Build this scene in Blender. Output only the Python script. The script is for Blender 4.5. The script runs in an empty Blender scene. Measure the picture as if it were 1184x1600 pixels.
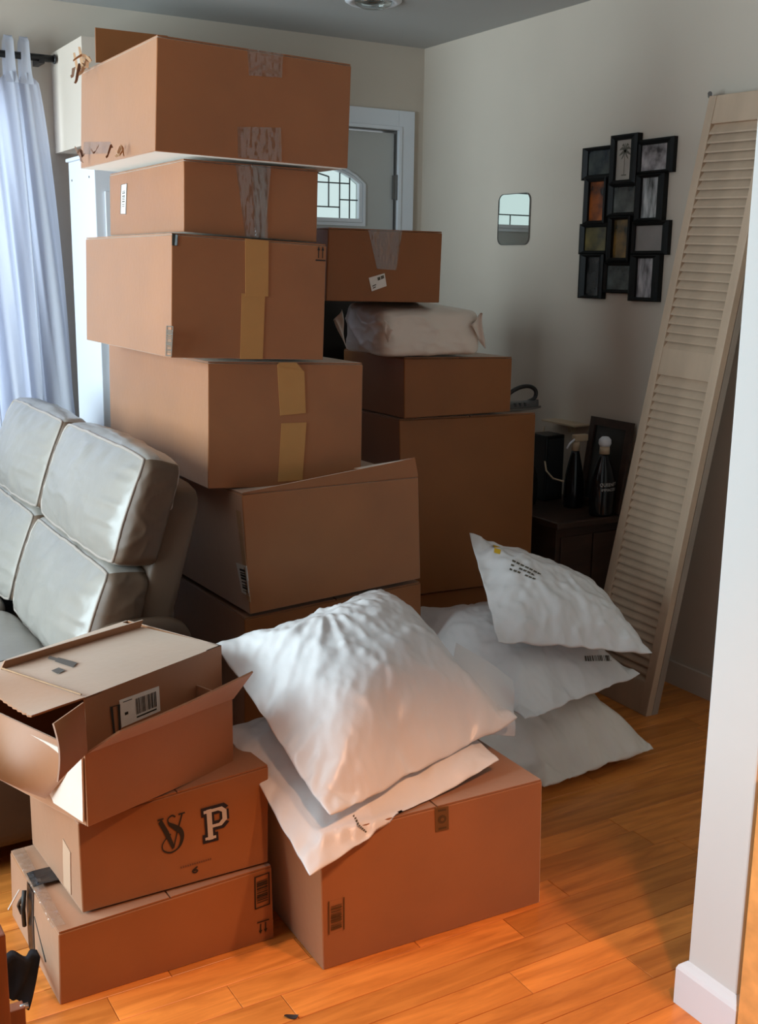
import bpy, bmesh, math, random
import numpy as np
from mathutils import Vector, Matrix, noise

# ------------------------------------------------------------------ camera
sc = bpy.context.scene
COL = sc.collection
cd = bpy.data.cameras.new('camera'); cam = bpy.data.objects.new('camera', cd); COL.objects.link(cam)
cd.sensor_fit = 'VERTICAL'; cd.sensor_height = 24.0; cd.sensor_width = 17.76
cd.lens = 24.0*1750/1600; cd.clip_start = 0.05
_y, _p, _r = [math.radians(a) for a in (30.6, 12.28, 0.82)]
F_ = Vector((math.sin(_y)*math.cos(_p), math.cos(_y)*math.cos(_p), -math.sin(_p)))
r_ = Vector((math.cos(_y), -math.sin(_y), 0)); u_ = r_.cross(F_)
R_ = math.cos(_r)*r_+math.sin(_r)*u_; U_ = -math.sin(_r)*r_+math.cos(_r)*u_
cam.matrix_world = Matrix(((R_.x, U_.x, -F_.x, 0), (R_.y, U_.y, -F_.y, 0), (R_.z, U_.z, -F_.z, 1.45), (0, 0, 0, 1)))
sc.camera = cam
sc.view_settings.view_transform = 'Standard'; sc.view_settings.look = 'None'
sc.view_settings.gamma = 1; sc.view_settings.use_curve_mapping = False
sc.view_settings.exposure = 0.0

# ------------------------------------------------------------------ sky and lights
w = bpy.data.worlds.new('sky'); sc.world = w; w.use_nodes = True
bg = w.node_tree.nodes['Background']; bg.inputs[0].default_value = (0.86, 0.94, 1.0, 1); bg.inputs[1].default_value = 0.9

def area(name, loc, target, sx, sy, power, col):
    l = bpy.data.lights.new(name, 'AREA'); l.shape = 'RECTANGLE'; l.size = sx; l.size_y = sy
    l.energy = power; l.color = col
    o = bpy.data.objects.new(name, l); COL.objects.link(o); o.location = loc
    d = Vector(target)-Vector(loc); o.rotation_euler = d.to_track_quat('-Z', 'Y').to_euler()
    return o
# daylight entering through the big left-hand windows (outside the frame), the curtained window and the door glass
area('daylight_left_window', (-1.52, 3.0, 1.40), (1.0, 2.9, 1.1), 2.2, 1.6, 138, (0.74, 0.92, 1.0))
area('daylight_curtain_window', (0.35, 4.64, 1.45), (0.35, 3.0, 1.3), 1.4, 1.3, 22, (0.80, 0.90, 1.0))
# two warm recessed lamps in the ceiling of the room behind the photographer
def spot(name, loc, target, power, col, ang, blend=0.5, r=0.06):
    l = bpy.data.lights.new(name, 'SPOT'); l.energy = power; l.color = col; l.spot_size = math.radians(ang); l.spot_blend = blend; l.shadow_soft_size = r
    o = bpy.data.objects.new(name, l); COL.objects.link(o); o.location = loc
    o.rotation_euler = (Vector(target)-Vector(loc)).to_track_quat('-Z', 'Y').to_euler(); return o
spot('ceiling_lamp_rear_right', (1.55, 0.45, 2.38), (1.42, 0.85, 0), 88, (1.0, 0.48, 0.24), 68, .45)
spot('ceiling_lamp_rear_left', (0.95, 0.40, 2.38), (0.80, 0.85, 0), 88, (1.0, 0.48, 0.24), 68, .45)

# ------------------------------------------------------------------ materials
def mat(name, col, rough=0.6, spec=0.5, metal=0.0, **kw):
    m = bpy.data.materials.new(name); m.use_nodes = True
    b = m.node_tree.nodes['Principled BSDF']
    b.inputs['Base Color'].default_value = (*col, 1); b.inputs['Roughness'].default_value = rough
    b.inputs['Specular IOR Level'].default_value = spec; b.inputs['Metallic'].default_value = metal
    for k, v in kw.items():
        b.inputs[k].default_value = v
    return m
def nd(m, t, **kw):
    n = m.node_tree.nodes.new(t)
    for k, v in kw.items():
        if k in n.inputs: n.inputs[k].default_value = v
        else: setattr(n, k, v)
    return n
def lk(m, a, b): m.node_tree.links.new(a, b)
def vary(m, scale, amt, stretch=(1, 1, 1), bump=0.0, bscale=None, detail=4, dist=0.002, c2=None, rotz=0):
    """two-tone noise on the base colour and optional fine relief, in object space"""
    b = m.node_tree.nodes['Principled BSDF']; c = list(b.inputs['Base Color'].default_value)
    tc = nd(m, 'ShaderNodeTexCoord'); mp = nd(m, 'ShaderNodeMapping'); mp.inputs['Scale'].default_value = stretch
    mp.inputs['Rotation'].default_value = (0, 0, rotz)
    lk(m, tc.outputs['Object'], mp.inputs[0])
    n = nd(m, 'ShaderNodeTexNoise', Scale=scale, Detail=detail); lk(m, mp.outputs[0], n.inputs['Vector'])
    r = nd(m, 'ShaderNodeValToRGB'); lk(m, n.outputs['Fac'], r.inputs[0])
    r.color_ramp.elements[0].position = 0.3; r.color_ramp.elements[1].position = 0.7
    lo = [x*(1-amt) for x in c[:3]]+[1]; hi = (list(c2)+[1]) if c2 else [min(1, x*(1+amt)) for x in c[:3]]+[1]
    r.color_ramp.elements[0].color = lo; r.color_ramp.elements[1].color = hi
    lk(m, r.outputs[0], b.inputs['Base Color'])
    if bump:
        n2 = nd(m, 'ShaderNodeTexNoise', Scale=bscale or scale*4, Detail=6); lk(m, mp.outputs[0], n2.inputs['Vector'])
        bp = nd(m, 'ShaderNodeBump', Strength=bump, Distance=dist); lk(m, n2.outputs['Fac'], bp.inputs['Height'])
        lk(m, bp.outputs[0], b.inputs['Normal'])
    return m

CARD = (0.325, 0.112, 0.026)
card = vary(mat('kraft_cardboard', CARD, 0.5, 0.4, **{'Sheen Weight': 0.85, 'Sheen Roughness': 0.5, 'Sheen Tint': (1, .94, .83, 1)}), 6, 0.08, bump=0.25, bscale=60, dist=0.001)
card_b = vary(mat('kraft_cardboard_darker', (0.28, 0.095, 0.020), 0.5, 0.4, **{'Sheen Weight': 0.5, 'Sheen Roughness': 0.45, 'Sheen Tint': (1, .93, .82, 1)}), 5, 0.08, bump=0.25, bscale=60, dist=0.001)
card_in = vary(mat('raw_cardboard_edge', (0.42, 0.25, 0.14), 0.8, 0.3), 30, 0.12)
tape_k = vary(mat('kraft_paper_tape', (0.52, 0.27, 0.085), 0.5, 0.4), 8, 0.08)
ink = mat('black_print', (0.018, 0.015, 0.012), 0.6)
ink_g = mat('grey_green_print', (0.10, 0.085, 0.06), 0.6)
ink_soft = mat('faded_brown_print', (0.16, 0.07, 0.035), 0.6)
ink_white = mat('white_print', (0.6, 0.56, 0.52), 0.5)
paper = vary(mat('label_paper', (0.78, 0.76, 0.72), 0.45), 40, 0.05)
wallp = vary(mat('wall_paint', (0.60, 0.52, 0.435), 0.75, 0.3), 1.3, 0.05, bump=0.15, bscale=90, dist=0.001)
wallw = vary(mat('white_wall_paint', (0.66, 0.68, 0.67), 0.7, 0.3), 1.3, 0.02, bump=0.12, bscale=90, dist=0.001)
wallr = mat('bounce_damping_paint', (0.16, 0.14, 0.12), 0.8)  # dark colour given to the unseen walls to hold back bounced light
ceilp = vary(mat('ceiling_paint', (0.46, 0.46, 0.45), 0.8, 0.3), 2, 0.03, bump=0.3, bscale=70, dist=0.002)
gloss = mat('white_gloss_paint', (0.76, 0.79, 0.84), 0.35)
doorp = vary(mat('door_paint', (0.50, 0.50, 0.48), 0.4), 3, 0.03)
plastic = vary(mat('white_poly_mailer', (0.80, 0.78, 0.78), 0.33, 0.5), 4, 0.04, bump=0.35, bscale=14, dist=0.006)
plastic_b = vary(mat('thin_white_poly', (0.76, 0.68, 0.60), 0.36, 0.5), 4, 0.06, bump=0.4, bscale=16, dist=0.006)
leather = vary(mat('silver_grey_leather', (0.275, 0.25, 0.22), 0.30, 0.55), 5, 0.06, bump=0.3, bscale=40, dist=0.002)
leather_s = vary(mat('shaded_leather_side', (0.105, 0.066, 0.042), 0.5, 0.3), 5, 0.06, bump=0.3, bscale=40, dist=0.002)  # same leather, with the shade of the unlit sides put into its colour
piping_m = mat('piping_leather', (0.33, 0.28, 0.24), 0.4)
black = mat('black_plastic', (0.008, 0.008, 0.009), 0.35)
blackf = vary(mat('black_cloth', (0.012, 0.013, 0.017), 0.9, 0.2), 12, 0.3, bump=0.4, bscale=120)
steel = mat('brushed_steel', (0.5, 0.5, 0.5), 0.35, 0.5, 1.0)
grey_m = mat('dull_grey_metal', (0.18, 0.17, 0.16), 0.4, 0.5, 0.6)
dwood = vary(mat('dark_walnut', (0.045, 0.022, 0.014), 0.4), 4, 0.3, stretch=(1, 6, 6))
rwood = vary(mat('red_brown_wood', (0.22, 0.07, 0.03), 0.35), 5, 0.25, stretch=(6, 6, 1))
oak = vary(mat('honey_oak', (0.85, 0.40, 0.12), 0.35), 3, 0.15, stretch=(1, 8, 8))
louverp = vary(mat('primed_louver_wood', (0.52, 0.38, 0.27), 0.55), 3, 0.10, stretch=(1, 4, 1), bump=0.2, bscale=30)
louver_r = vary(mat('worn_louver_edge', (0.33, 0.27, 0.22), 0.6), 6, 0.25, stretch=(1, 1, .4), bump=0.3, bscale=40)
mirrorm = mat('mirror_glass', (0.86, 0.90, 0.87), 0.02, 0.5, 1.0)
cream = mat('cream_plastic', (0.55, 0.42, 0.28), 0.4)
yellow = mat('yellow_label', (0.75, 0.45, 0.02), 0.5)
lead = mat('lead_came', (0.10, 0.11, 0.11), 0.5, 0.5, 0.5)
mark_m = mat('wall_scuff', (0.45, 0.34, 0.22), 0.8)

def clear_tape():
    m = bpy.data.materials.new('clear_packing_tape'); m.use_nodes = True; t = m.node_tree
    t.nodes.remove(t.nodes['Principled BSDF']); out = t.nodes['Material Output']
    tr = nd(m, 'ShaderNodeBsdfTransparent'); tr.inputs[0].default_value = (0.93, 0.92, 0.9, 1)
    gl = nd(m, 'ShaderNodeBsdfGlossy', Roughness=0.07); gl.inputs[0].default_value = (0.9, 0.9, 0.92, 1)
    df = nd(m, 'ShaderNodeBsdfDiffuse'); df.inputs[0].default_value = (0.75, 0.72, 0.68, 1)
    tc = nd(m, 'ShaderNodeTexCoord'); mp = nd(m, 'ShaderNodeMapping'); mp.inputs['Scale'].default_value = (1, 1, .35); mp.inputs['Rotation'].default_value = (0, .35, 0)
    lk(m, tc.outputs['Object'], mp.inputs[0])
    n = nd(m, 'ShaderNodeTexNoise', Scale=32.0, Detail=2); lk(m, mp.outputs[0], n.inputs['Vector'])
    bp = nd(m, 'ShaderNodeBump', Strength=1.0, Distance=0.012); lk(m, n.outputs['Fac'], bp.inputs['Height'])
    lk(m, bp.outputs[0], gl.inputs['Normal'])
    a = nd(m, 'ShaderNodeMixShader'); a.inputs[0].default_value = 0.03; lk(m, tr.outputs[0], a.inputs[1]); lk(m, df.outputs[0], a.inputs[2])
    b = nd(m, 'ShaderNodeMixShader'); b.inputs[0].default_value = 0.07; lk(m, a.outputs[0], b.inputs[1]); lk(m, gl.outputs[0], b.inputs[2])
    lk(m, b.outputs[0], out.inputs[0]); return m
tape_c = clear_tape()

def sheer():
    m = bpy.data.materials.new('sheer_white_curtain'); m.use_nodes = True; t = m.node_tree
    t.nodes.remove(t.nodes['Principled BSDF']); out = t.nodes['Material Output']
    d = nd(m, 'ShaderNodeBsdfDiffuse'); d.inputs[0].default_value = (0.62, 0.63, 0.68, 1)
    tl = nd(m, 'ShaderNodeBsdfTranslucent'); tl.inputs[0].default_value = (0.62, 0.65, 0.74, 1)
    a = nd(m, 'ShaderNodeMixShader'); a.inputs[0].default_value = 0.45; lk(m, d.outputs[0], a.inputs[1]); lk(m, tl.outputs[0], a.inputs[2])
    lk(m, a.outputs[0], out.inputs[0]); return m
curtain_m = sheer()

def glass_frost(name, col, alpha):
    m = bpy.data.materials.new(name); m.use_nodes = True; t = m.node_tree
    t.nodes.remove(t.nodes['Principled BSDF']); out = t.nodes['Material Output']
    tr = nd(m, 'ShaderNodeBsdfTransparent'); tr.inputs[0].default_value = (*col, 1)
    gl = nd(m, 'ShaderNodeBsdfGlossy', Roughness=0.05)
    a = nd(m, 'ShaderNodeMixShader'); a.inputs[0].default_value = alpha; lk(m, tr.outputs[0], a.inputs[1]); lk(m, gl.outputs[0], a.inputs[2])
    lk(m, a.outputs[0], out.inputs[0]); return m
pane_m = glass_frost('door_pane_glass', (0.93, 1.0, 0.97), 0.06)
pane_w = glass_frost('window_glass', (0.95, 0.98, 1.0), 0.05)

def plank_mat():
    m = mat('orange_oak_floor', (0.55, 0.2, 0.05), 0.30, 0.5); b = m.node_tree.nodes['Principled BSDF']
    tc = nd(m, 'ShaderNodeTexCoord'); oi = nd(m, 'ShaderNodeObjectInfo')
    ad = nd(m, 'ShaderNodeVectorMath', operation='ADD')
    sc3 = nd(m, 'ShaderNodeVectorMath', operation='SCALE'); sc3.inputs['Scale'].default_value = 37.0
    cb = nd(m, 'ShaderNodeCombineXYZ'); lk(m, oi.outputs['Random'], cb.inputs[0]); lk(m, oi.outputs['Random'], cb.inputs[1])
    lk(m, cb.outputs[0], sc3.inputs[0]); lk(m, tc.outputs['Object'], ad.inputs[0]); lk(m, sc3.outputs[0], ad.inputs[1])
    mp = nd(m, 'ShaderNodeMapping'); mp.inputs['Scale'].default_value = (1.6, 14, 1); lk(m, ad.outputs[0], mp.inputs[0])
    n = nd(m, 'ShaderNodeTexNoise', Scale=2.2, Detail=7, Roughness=0.6, Distortion=0.6); lk(m, mp.outputs[0], n.inputs['Vector'])
    r = nd(m, 'ShaderNodeValToRGB'); lk(m, n.outputs['Fac'], r.inputs[0])
    e = r.color_ramp.elements; e[0].position = 0.28; e[0].color = (0.50, 0.15, 0.026, 1); e[1].position = 0.62; e[1].color = (0.80, 0.28, 0.055, 1)
    hs = nd(m, 'ShaderNodeHueSaturation'); lk(m, r.outputs[0], hs.inputs['Color'])
    mr = nd(m, 'ShaderNodeMapRange'); mr.inputs[3].default_value = 0.80; mr.inputs[4].default_value = 1.18
    lk(m, oi.outputs['Random'], mr.inputs[0]); lk(m, mr.outputs[0], hs.inputs['Value'])
    lk(m, hs.outputs[0], b.inputs['Base Color'])
    bp = nd(m, 'ShaderNodeBump', Strength=0.15, Distance=0.001); lk(m, n.outputs['Fac'], bp.inputs['Height']); lk(m, bp.outputs[0], b.inputs['Normal'])
    return m
floor_m = plank_mat()

# ------------------------------------------------------------------ mesh helpers
def V(*a): return Vector(a[0] if len(a) == 1 else a)
def mesh(name, vs, fs, m, parent=None, smooth=False, bevel=0.0, weld=False, midx=None):
    me = bpy.data.meshes.new(name); me.from_pydata([tuple(v) for v in vs], [], fs)
    if midx: me.polygons.foreach_set('material_index', midx)
    if weld:
        bm = bmesh.new(); bm.from_mesh(me); bmesh.ops.remove_doubles(bm, verts=bm.verts, dist=2e-4)
        bmesh.ops.recalc_face_normals(bm, faces=bm.faces); bm.to_mesh(me); bm.free()
    me.materials.append(m)
    if smooth:
        me.shade_smooth()
        if smooth == 'angle': me.set_sharp_from_angle(angle=math.radians(32))
    xs = [v.co for v in me.vertices]
    og = Vector(((min(p.x for p in xs)+max(p.x for p in xs))/2, (min(p.y for p in xs)+max(p.y for p in xs))/2, min(p.z for p in xs)))
    me.transform(Matrix.Translation(-og)); me.update()
    o = bpy.data.objects.new(name, me); COL.objects.link(o); ORG[o.name] = og.copy()
    o.location = og-(ORG[parent.name] if parent is not None else Vector((0, 0, 0)))
    if parent is not None: o.parent = parent
    if bevel:
        b = o.modifiers.new('bevel', 'BEVEL'); b.width = bevel; b.segments = 2; b.limit_method = 'ANGLE'; b.angle_limit = math.radians(50)
    return o
ORG = {}
def thing(name, label, cat, loc, group=None, kind=None):
    o = bpy.data.objects.new(name, None); COL.objects.link(o); o.location = loc; o.empty_display_size = 0.05
    ORG[o.name] = Vector(loc)
    if label: o['label'] = label
    if cat: o['category'] = cat
    if group: o['group'] = group
    if kind: o['kind'] = kind
    return o
def tag(o, label, cat, group=None):
    o['label'] = label; o['category'] = cat
    if group: o['group'] = group
    return o
def struct(o): o['kind'] = 'structure'; return o

class MB:
    def __init__(s): s.v = []; s.f = []
    def hexa(s, c):  # bottom 4 ccw, top 4 ccw
        b = len(s.v); s.v += [Vector(p) for p in c]
        s.f += [tuple(b+i for i in q) for q in ((0, 3, 2, 1), (4, 5, 6, 7), (0, 1, 5, 4), (1, 2, 6, 5), (2, 3, 7, 6), (3, 0, 4, 7))]
        return s
    def box(s, x0, x1, y0, y1, z0, z1):
        return s.hexa([(x0, y0, z0), (x1, y0, z0), (x1, y1, z0), (x0, y1, z0), (x0, y0, z1), (x1, y0, z1), (x1, y1, z1), (x0, y1, z1)])
    def obox(s, o, a, b, c):  # origin and three edge vectors
        o, a, b, c = map(Vector, (o, a, b, c))
        return s.hexa([o, o+a, o+a+b, o+b, o+c, o+a+c, o+a+b+c, o+b+c])
    def tube(s, path, r, n=10, cap=True):
        path = [Vector(p) for p in path]; rs = r if hasattr(r, '__len__') else [r]*len(path)
        b = len(s.v); t0 = (path[1]-path[0]).normalized()
        up = Vector((0, 0, 1)) if abs(t0.z) < 0.9 else Vector((1, 0, 0)); a = t0.cross(up).normalized()
        for i, p in enumerate(path):
            t = (path[min(i+1, len(path)-1)]-path[max(i-1, 0)]).normalized()
            a = (a-t*a.dot(t)).normalized(); c = t.cross(a)
            for k in range(n):
                an = 2*math.pi*k/n; s.v.append(p+(a*math.cos(an)+c*math.sin(an))*rs[i])
        for i in range(len(path)-1):
            for k in range(n):
                q = b+i*n; s.f.append((q+k, q+(k+1) % n, q+n+(k+1) % n, q+n+k))
        if cap:
            s.f.append(tuple(b+k for k in range(n))[::-1]); s.f.append(tuple(b+(len(path)-1)*n+k for k in range(n)))
        return s
    def lathe(s, o, prof, n=24, sx=1.0, sy=1.0, axis='Z', cap=True):
        o = Vector(o); b = len(s.v)
        for r, h in prof:
            for k in range(n):
                an = 2*math.pi*k/n
                s.v.append(o+Vector((r*sx*math.cos(an), r*sy*math.sin(an), h)))
        for i in range(len(prof)-1):
            for k in range(n):
                q = b+i*n; s.f.append((q+k, q+(k+1) % n, q+n+(k+1) % n, q+n+k))
        if cap:
            s.f.append(tuple(b+k for k in range(n))[::-1]); s.f.append(tuple(b+(len(prof)-1)*n+k for k in range(n)))
        return s
    def grid(s, fn, nu, nv):
        b = len(s.v)
        for j in range(nv+1):
            for i in range(nu+1): s.v.append(Vector(fn(i/nu, j/nv)))
        for j in range(nv):
            for i in range(nu):
                q = b+j*(nu+1)+i; s.f.append((q, q+1, q+nu+2, q+nu+1))
        return s
    def slab(s, fn, nu, nv, off):  # grid with thickness; fn(u,v,offset)
        n0 = len(s.v); s.grid(lambda u, v: fn(u, v, off), nu, nv); n1 = len(s.v)
        f0 = len(s.f); s.grid(lambda u, v: fn(u, v, 0), nu, nv); s.f[f0:] = [f[::-1] for f in s.f[f0:]]
        k = n1-n0; W = nu+1
        ring = [i for i in range(W)]+[j*W+nu for j in range(1, nv+1)]+[nv*W+i for i in range(nu-1, -1, -1)]+[j*W for j in range(nv-1, 0, -1)]
        for a, b in zip(ring, ring[1:]+ring[:1]): s.f.append((n0+b, n0+a, n0+a+k, n0+b+k))
        return s
    def out(s, name, m, parent=None, **kw): return mesh(name, s.v, s.f, m, parent, **kw)

def lerp(a, b, t): return a+(b-a)*t
class Face:
    """a slightly bulged quad of a carton: corners bl, br, tr, tl seen from outside"""
    def __init__(s, bl, br, tr, tl, bulge=0.002):
        s.c = [Vector(p) for p in (bl, br, tr, tl)]; s.b = bulge
        s.n = (s.c[1]-s.c[0]).cross(s.c[3]-s.c[0]).normalized()
    def S(s, u, v, off=0.0):
        p = lerp(lerp(s.c[0], s.c[1], u), lerp(s.c[3], s.c[2], u), v)
        uu = min(max(u, 0), 1); vv = min(max(v, 0), 1)
        return p+s.n*(off+s.b*16*uu*(1-uu)*vv*(1-vv))
    def uv(s, p):
        p = Vector(p); u = v = 0.5
        for _ in range(12):
            q = lerp(lerp(s.c[0], s.c[1], u), lerp(s.c[3], s.c[2], u), v); d = p-q
            eu = lerp(s.c[1]-s.c[0], s.c[2]-s.c[3], v); ev = lerp(s.c[3]-s.c[0], s.c[2]-s.c[1], u)
            a11 = eu.dot(eu); a12 = eu.dot(ev); a22 = ev.dot(ev); b1 = d.dot(eu); b2 = d.dot(ev); D = a11*a22-a12*a12
            u += (b1*a22-b2*a12)/D; v += (a11*b2-a12*b1)/D
        return u, v
    def rect(s, pts): return [Vector((*s.uv(p), 0)) for p in pts]
    def at(s, R, a, b, off):
        q = lerp(lerp(R[0], R[1], a), lerp(R[3], R[2], a), b); return s.S(q.x, q.y, off)
    def patch(s, name, pts, m, parent, off=0.0012, n=6, wob=0.0):
        R = s.rect(pts); mb = MB()
        def f(a, b, o):
            p = s.at(R, a, b, o+0.0003)
            if wob and 0.02 < a < .98: p += s.n*wob*(0.5+0.5*noise.noise(p*70))
            return p
        mb.slab(f, n, n, off)
        return mb.out(name, m, parent, smooth=False)
    def polys(s, name, pts, polys, m, parent, off=0.0022):
        R = s.rect(pts); vs = []; fs = []
        for pl in polys:
            b = len(vs); vs += [s.at(R, x, y, off) for x, y in pl]; fs.append(tuple(range(b, b+len(pl))))
        return mesh(name, vs, fs, m, parent)

def bars(n, seed, x0=0, x1=1, y0=0, y1=1, vert=True):
    rnd = random.Random(seed); out = []; x = x0; st = (x1-x0)/(n*2.0)
    while x < x1-st:
        wd = st*rnd.choice((.6, 1, 1.7)); a, b = x, min(x+wd, x1)
        out.append([(a, y0), (b, y0), (b, y1), (a, y1)] if vert else [(y0, a), (y1, a), (y1, b), (y0, b)])
        x = b+st*rnd.choice((.6, 1, 1.5))
    return out
def frame_polys(t, ar=1.0):
    tx, ty = t, t*ar
    return [[(0, 0), (1, 0), (1, ty), (0, ty)], [(0, 1-ty), (1, 1-ty), (1, 1), (0, 1)], [(0, ty), (tx, ty), (tx, 1-ty), (0, 1-ty)], [(1-tx, ty), (1, ty), (1, 1-ty), (1-tx, 1-ty)]]
def arrows(up=True):
    P = []
    for cx in (0.3, 0.7):
        P.append([(cx-.045, .1), (cx+.045, .1), (cx+.045, .7), (cx-.045, .7)]); P.append([(cx-.14, .66), (cx+.14, .66), (cx, 1.0)])
    P.append([(0, -.12), (1, -.12), (1, -.02), (0, -.02)])
    return P if up else [[(x, 1-y) for x, y in reversed(p)] for p in P]

GROUP = 'stacked moving cartons'
def carton(label, q, d, m=None, bulge=0.002, tape=None, flaps=True, seam=0.5, group=GROUP, openflap=False):
    """q = front quad bl, br, tr, tl; d = vector from front face to back face"""
    m = m or card
    bl, br, tr, tl = [Vector(p) for p in q]; d = Vector(d)
    base = (bl+br)/2+d/2; base.z = min(bl.z, br.z, bl.z+d.z)
    root = thing('carton', label, 'box', base, group)
    F = {'front': Face(bl, br, tr, tl, bulge), 'left': Face(bl+d, bl, tl, tl+d, bulge), 'right': Face(br, br+d, tr+d, tr, bulge),
         'back': Face(br+d, bl+d, tl+d, tr+d, bulge), 'top': Face(tl, tr, tr+d, tl+d, 0), 'bottom': Face(bl+d, br+d, br, bl, 0)}
    # flap thickness is taken off the top so that the stack closes exactly
    th = 0.0045
    up = F['top'].n*th if flaps else Vector((0, 0, 0))
    for k in ('front', 'left', 'right', 'back'):
        c = F[k].c; c[2] = c[2]-up; c[3] = c[3]-up
    F['topb'] = Face(*[p-up for p in F['top'].c], 0)
    mb = MB()
    for k in ('front', 'left', 'right', 'back', 'topb', 'bottom'): mb.grid(F[k].S, 6, 6)
    mb.out('body', m, root, weld=True, smooth='angle', bevel=0.0025)
    if flaps:
        T = F['topb']
        for a, b in ((0.004, seam-.004), (seam+.004, 0.996)):
            f = MB().slab(lambda u, v, o, a=a, b=b: T.S(lerp(a, b, u), lerp(0.004, 0.996, v), 0.0010+o), 4, 4, th-0.0012)
            f.out('top_flap', m, root)
    return root, F

# ------------------------------------------------------------------ room shell
XR, YB, ZC, XL = 2.868, 4.506, 2.412, -1.6
fl = struct(MB().box(-1.7, 4.2, -2.2, YB+.1, -0.10, -0.012).out('floor', floor_m))
# individual boards where the photo shows them, running along X
rnd = random.Random(5)
W = 0.083; variants = {}
def plank_mesh(L):
    k = round(L, 2)
    if k not in variants:
        mb = MB().box(-k/2+.0006, k/2-.0006, -W/2+.0006, W/2-.0006, -0.0115, 0.0)
        me = bpy.data.meshes.new('plank'); me.from_pydata([tuple(v) for v in mb.v], [], mb.f); me.materials.append(floor_m)
        bm = bmesh.new(); bm.from_mesh(me)
        bmesh.ops.bevel(bm, geom=[e for e in bm.edges if all(v.co.z > -.001 for v in e.verts)], offset=0.0007, segments=1, affect='EDGES')
        bm.to_mesh(me); bm.free(); variants[k] = me
    return variants[k]
stuffmb = MB()
y = -2.15; row = 0
while y+W < YB:
    x = -1.65-rnd.random()*.8
    while x < 4.1:
        L = rnd.choice((0.42, 0.56, 0.7, 0.85, 1.0)); x1 = x+L
        vis = (1.18 < y < 3.0 and x1 > 0.15 and x < 2.85 and not (y < 1.5 and x > 1.75))
        if vis:
            o = bpy.data.objects.new('plank', plank_mesh(L)); COL.objects.link(o)
            o.parent = fl; o.location = Vector((x+L/2, y+W/2, 0))-ORG['floor']
        else:
            a, b = max(x, -1.6)+.0006, min(x1, 4.1)-.0006
            if b > a: stuffmb.box(a, b, y+.0006, y+W-.0006, -0.0115, 0)
        x = x1
    y += W; row += 1
o = stuffmb.out('far_planks', floor_m, fl); o['kind'] = 'stuff'

struct(MB().box(-1.7, 4.2, -2.2, YB+.2, ZC, ZC+.1).out('ceiling', ceilp))
# back wall with the door opening and the curtained window opening
DX0, DX1, DZ = 1.805, 2.731, 2.053
WX0, WX1, WZ0, WZ1 = -0.55, 1.13, 0.75, 2.12
bw = MB()
bw.box(-1.7, WX0, YB, YB+.12, 0, ZC).box(WX0, WX1, YB, YB+.12, 0, WZ0).box(WX0, WX1, YB, YB+.12, WZ1, ZC)
bw.box(WX1, DX0, YB, YB+.12, 0, ZC).box(DX0, DX1, YB, YB+.12, DZ, ZC).box(DX1, XR+.1, YB, YB+.12, 0, ZC)
struct(bw.out('wall_back', wallp))
wr = struct(MB().box(XR, XR+.12, 1.6, YB, 0, ZC).out('wall_right', wallp))
# wall stub at the right edge: end face looks to the left
wf = struct(MB().box(1.57, 3.4, 1.283, 1.408, 0, ZC).out('wall_front', wallw, bevel=0.004))
bb = MB().grid(lambda u, v: (1.57-0.0165+[.0, .0, .003, .010, .0165][int(round(v*4))]*1.0, lerp(1.4255, 1.264, u), [0, .082, .090, .096, .1][int(round(v*4))]), 1, 4)
bb = MB()
prof = [(0.016, 0), (0.016, .078), (.013, .086), (.007, .092), (.0, .098)]
for (p0, p1), (n0, n1) in (zip(prof, prof[1:]) and [((prof[i], prof[i+1]), (0, 0)) for i in range(4)]):
    ring0 = [(1.57-p0[0], 1.408+p0[0]), (1.57-p0[0], 1.283-p0[0])]
    for (o0, z0), (o1, z1) in (((p0[0], p0[1]), (p1[0], p1[1])),):
        a = [(3.3, 1.408+o0, z0), (1.57-o0, 1.408+o0, z0), (1.57-o0, 1.283-o0, z0), (3.3, 1.283-o0, z0)]
        b = [(3.3, 1.408+o1, z1), (1.57-o1, 1.408+o1, z1), (1.57-o1, 1.283-o1, z1), (3.3, 1.283-o1, z1)]
        k = len(bb.v); bb.v += [Vector(p) for p in a+b]
        bb.f += [(k+i, k+i+1, k+i+5, k+i+4) for i in range(3)]
struct(bb.out('baseboard_front', gloss, weld=True))
struct(MB().box(XR-.012, XR, 1.6, YB, 0, .085).out('baseboard_right', wallp))
struct(MB().box(-1.6, DX0-.08, YB-.012, YB, 0, .085).out('baseboard_back', gloss))
# left wall with a wide window (outside the frame) and the wall behind the photographer
lw = MB()
lw.box(-1.72, -1.6, -2.2, 1.9, 0, ZC).box(-1.72, -1.6, 4.1, YB, 0, ZC).box(-1.72, -1.6, 1.9, 4.1, 0, .45).box(-1.72, -1.6, 1.9, 4.1, 2.2, ZC)
struct(lw.out('wall_left', wallr))
struct(MB().box(-1.7, 4.2, -2.3, -2.2, 0, ZC).out('wall_rear', wallr))
struct(MB().box(4.1, 4.2, -2.2, 1.283, 0, ZC).out('wall_far_right', wallr))
wn = struct(MB().box(-1.67, -1.66, 1.9, 4.1, .45, 2.2).out('window_2', pane_w))
fr = MB()
for yy in (1.9, 2.97, 4.03): fr.box(-1.68, -1.62, yy, yy+.07, .45, 2.2)
for zz in (.45, 2.13): fr.box(-1.68, -1.62, 1.9, 4.1, zz, zz+.07)
fr.out('window_frame', gloss, wn)
wn = struct(MB().box(WX0, WX1, YB+.06, YB+.066, WZ0, WZ1).out('window_1', pane_w))
fr = MB()
for xx in (WX0, .26, WX1-.06): fr.box(xx, xx+.06, YB+.04, YB+.09, WZ0, WZ1)
for zz in (WZ0, WZ1-.06): fr.box(WX0, WX1, YB+.04, YB+.09, zz, zz+.06)
fr.out('window_frame', gloss, wn)
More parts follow.
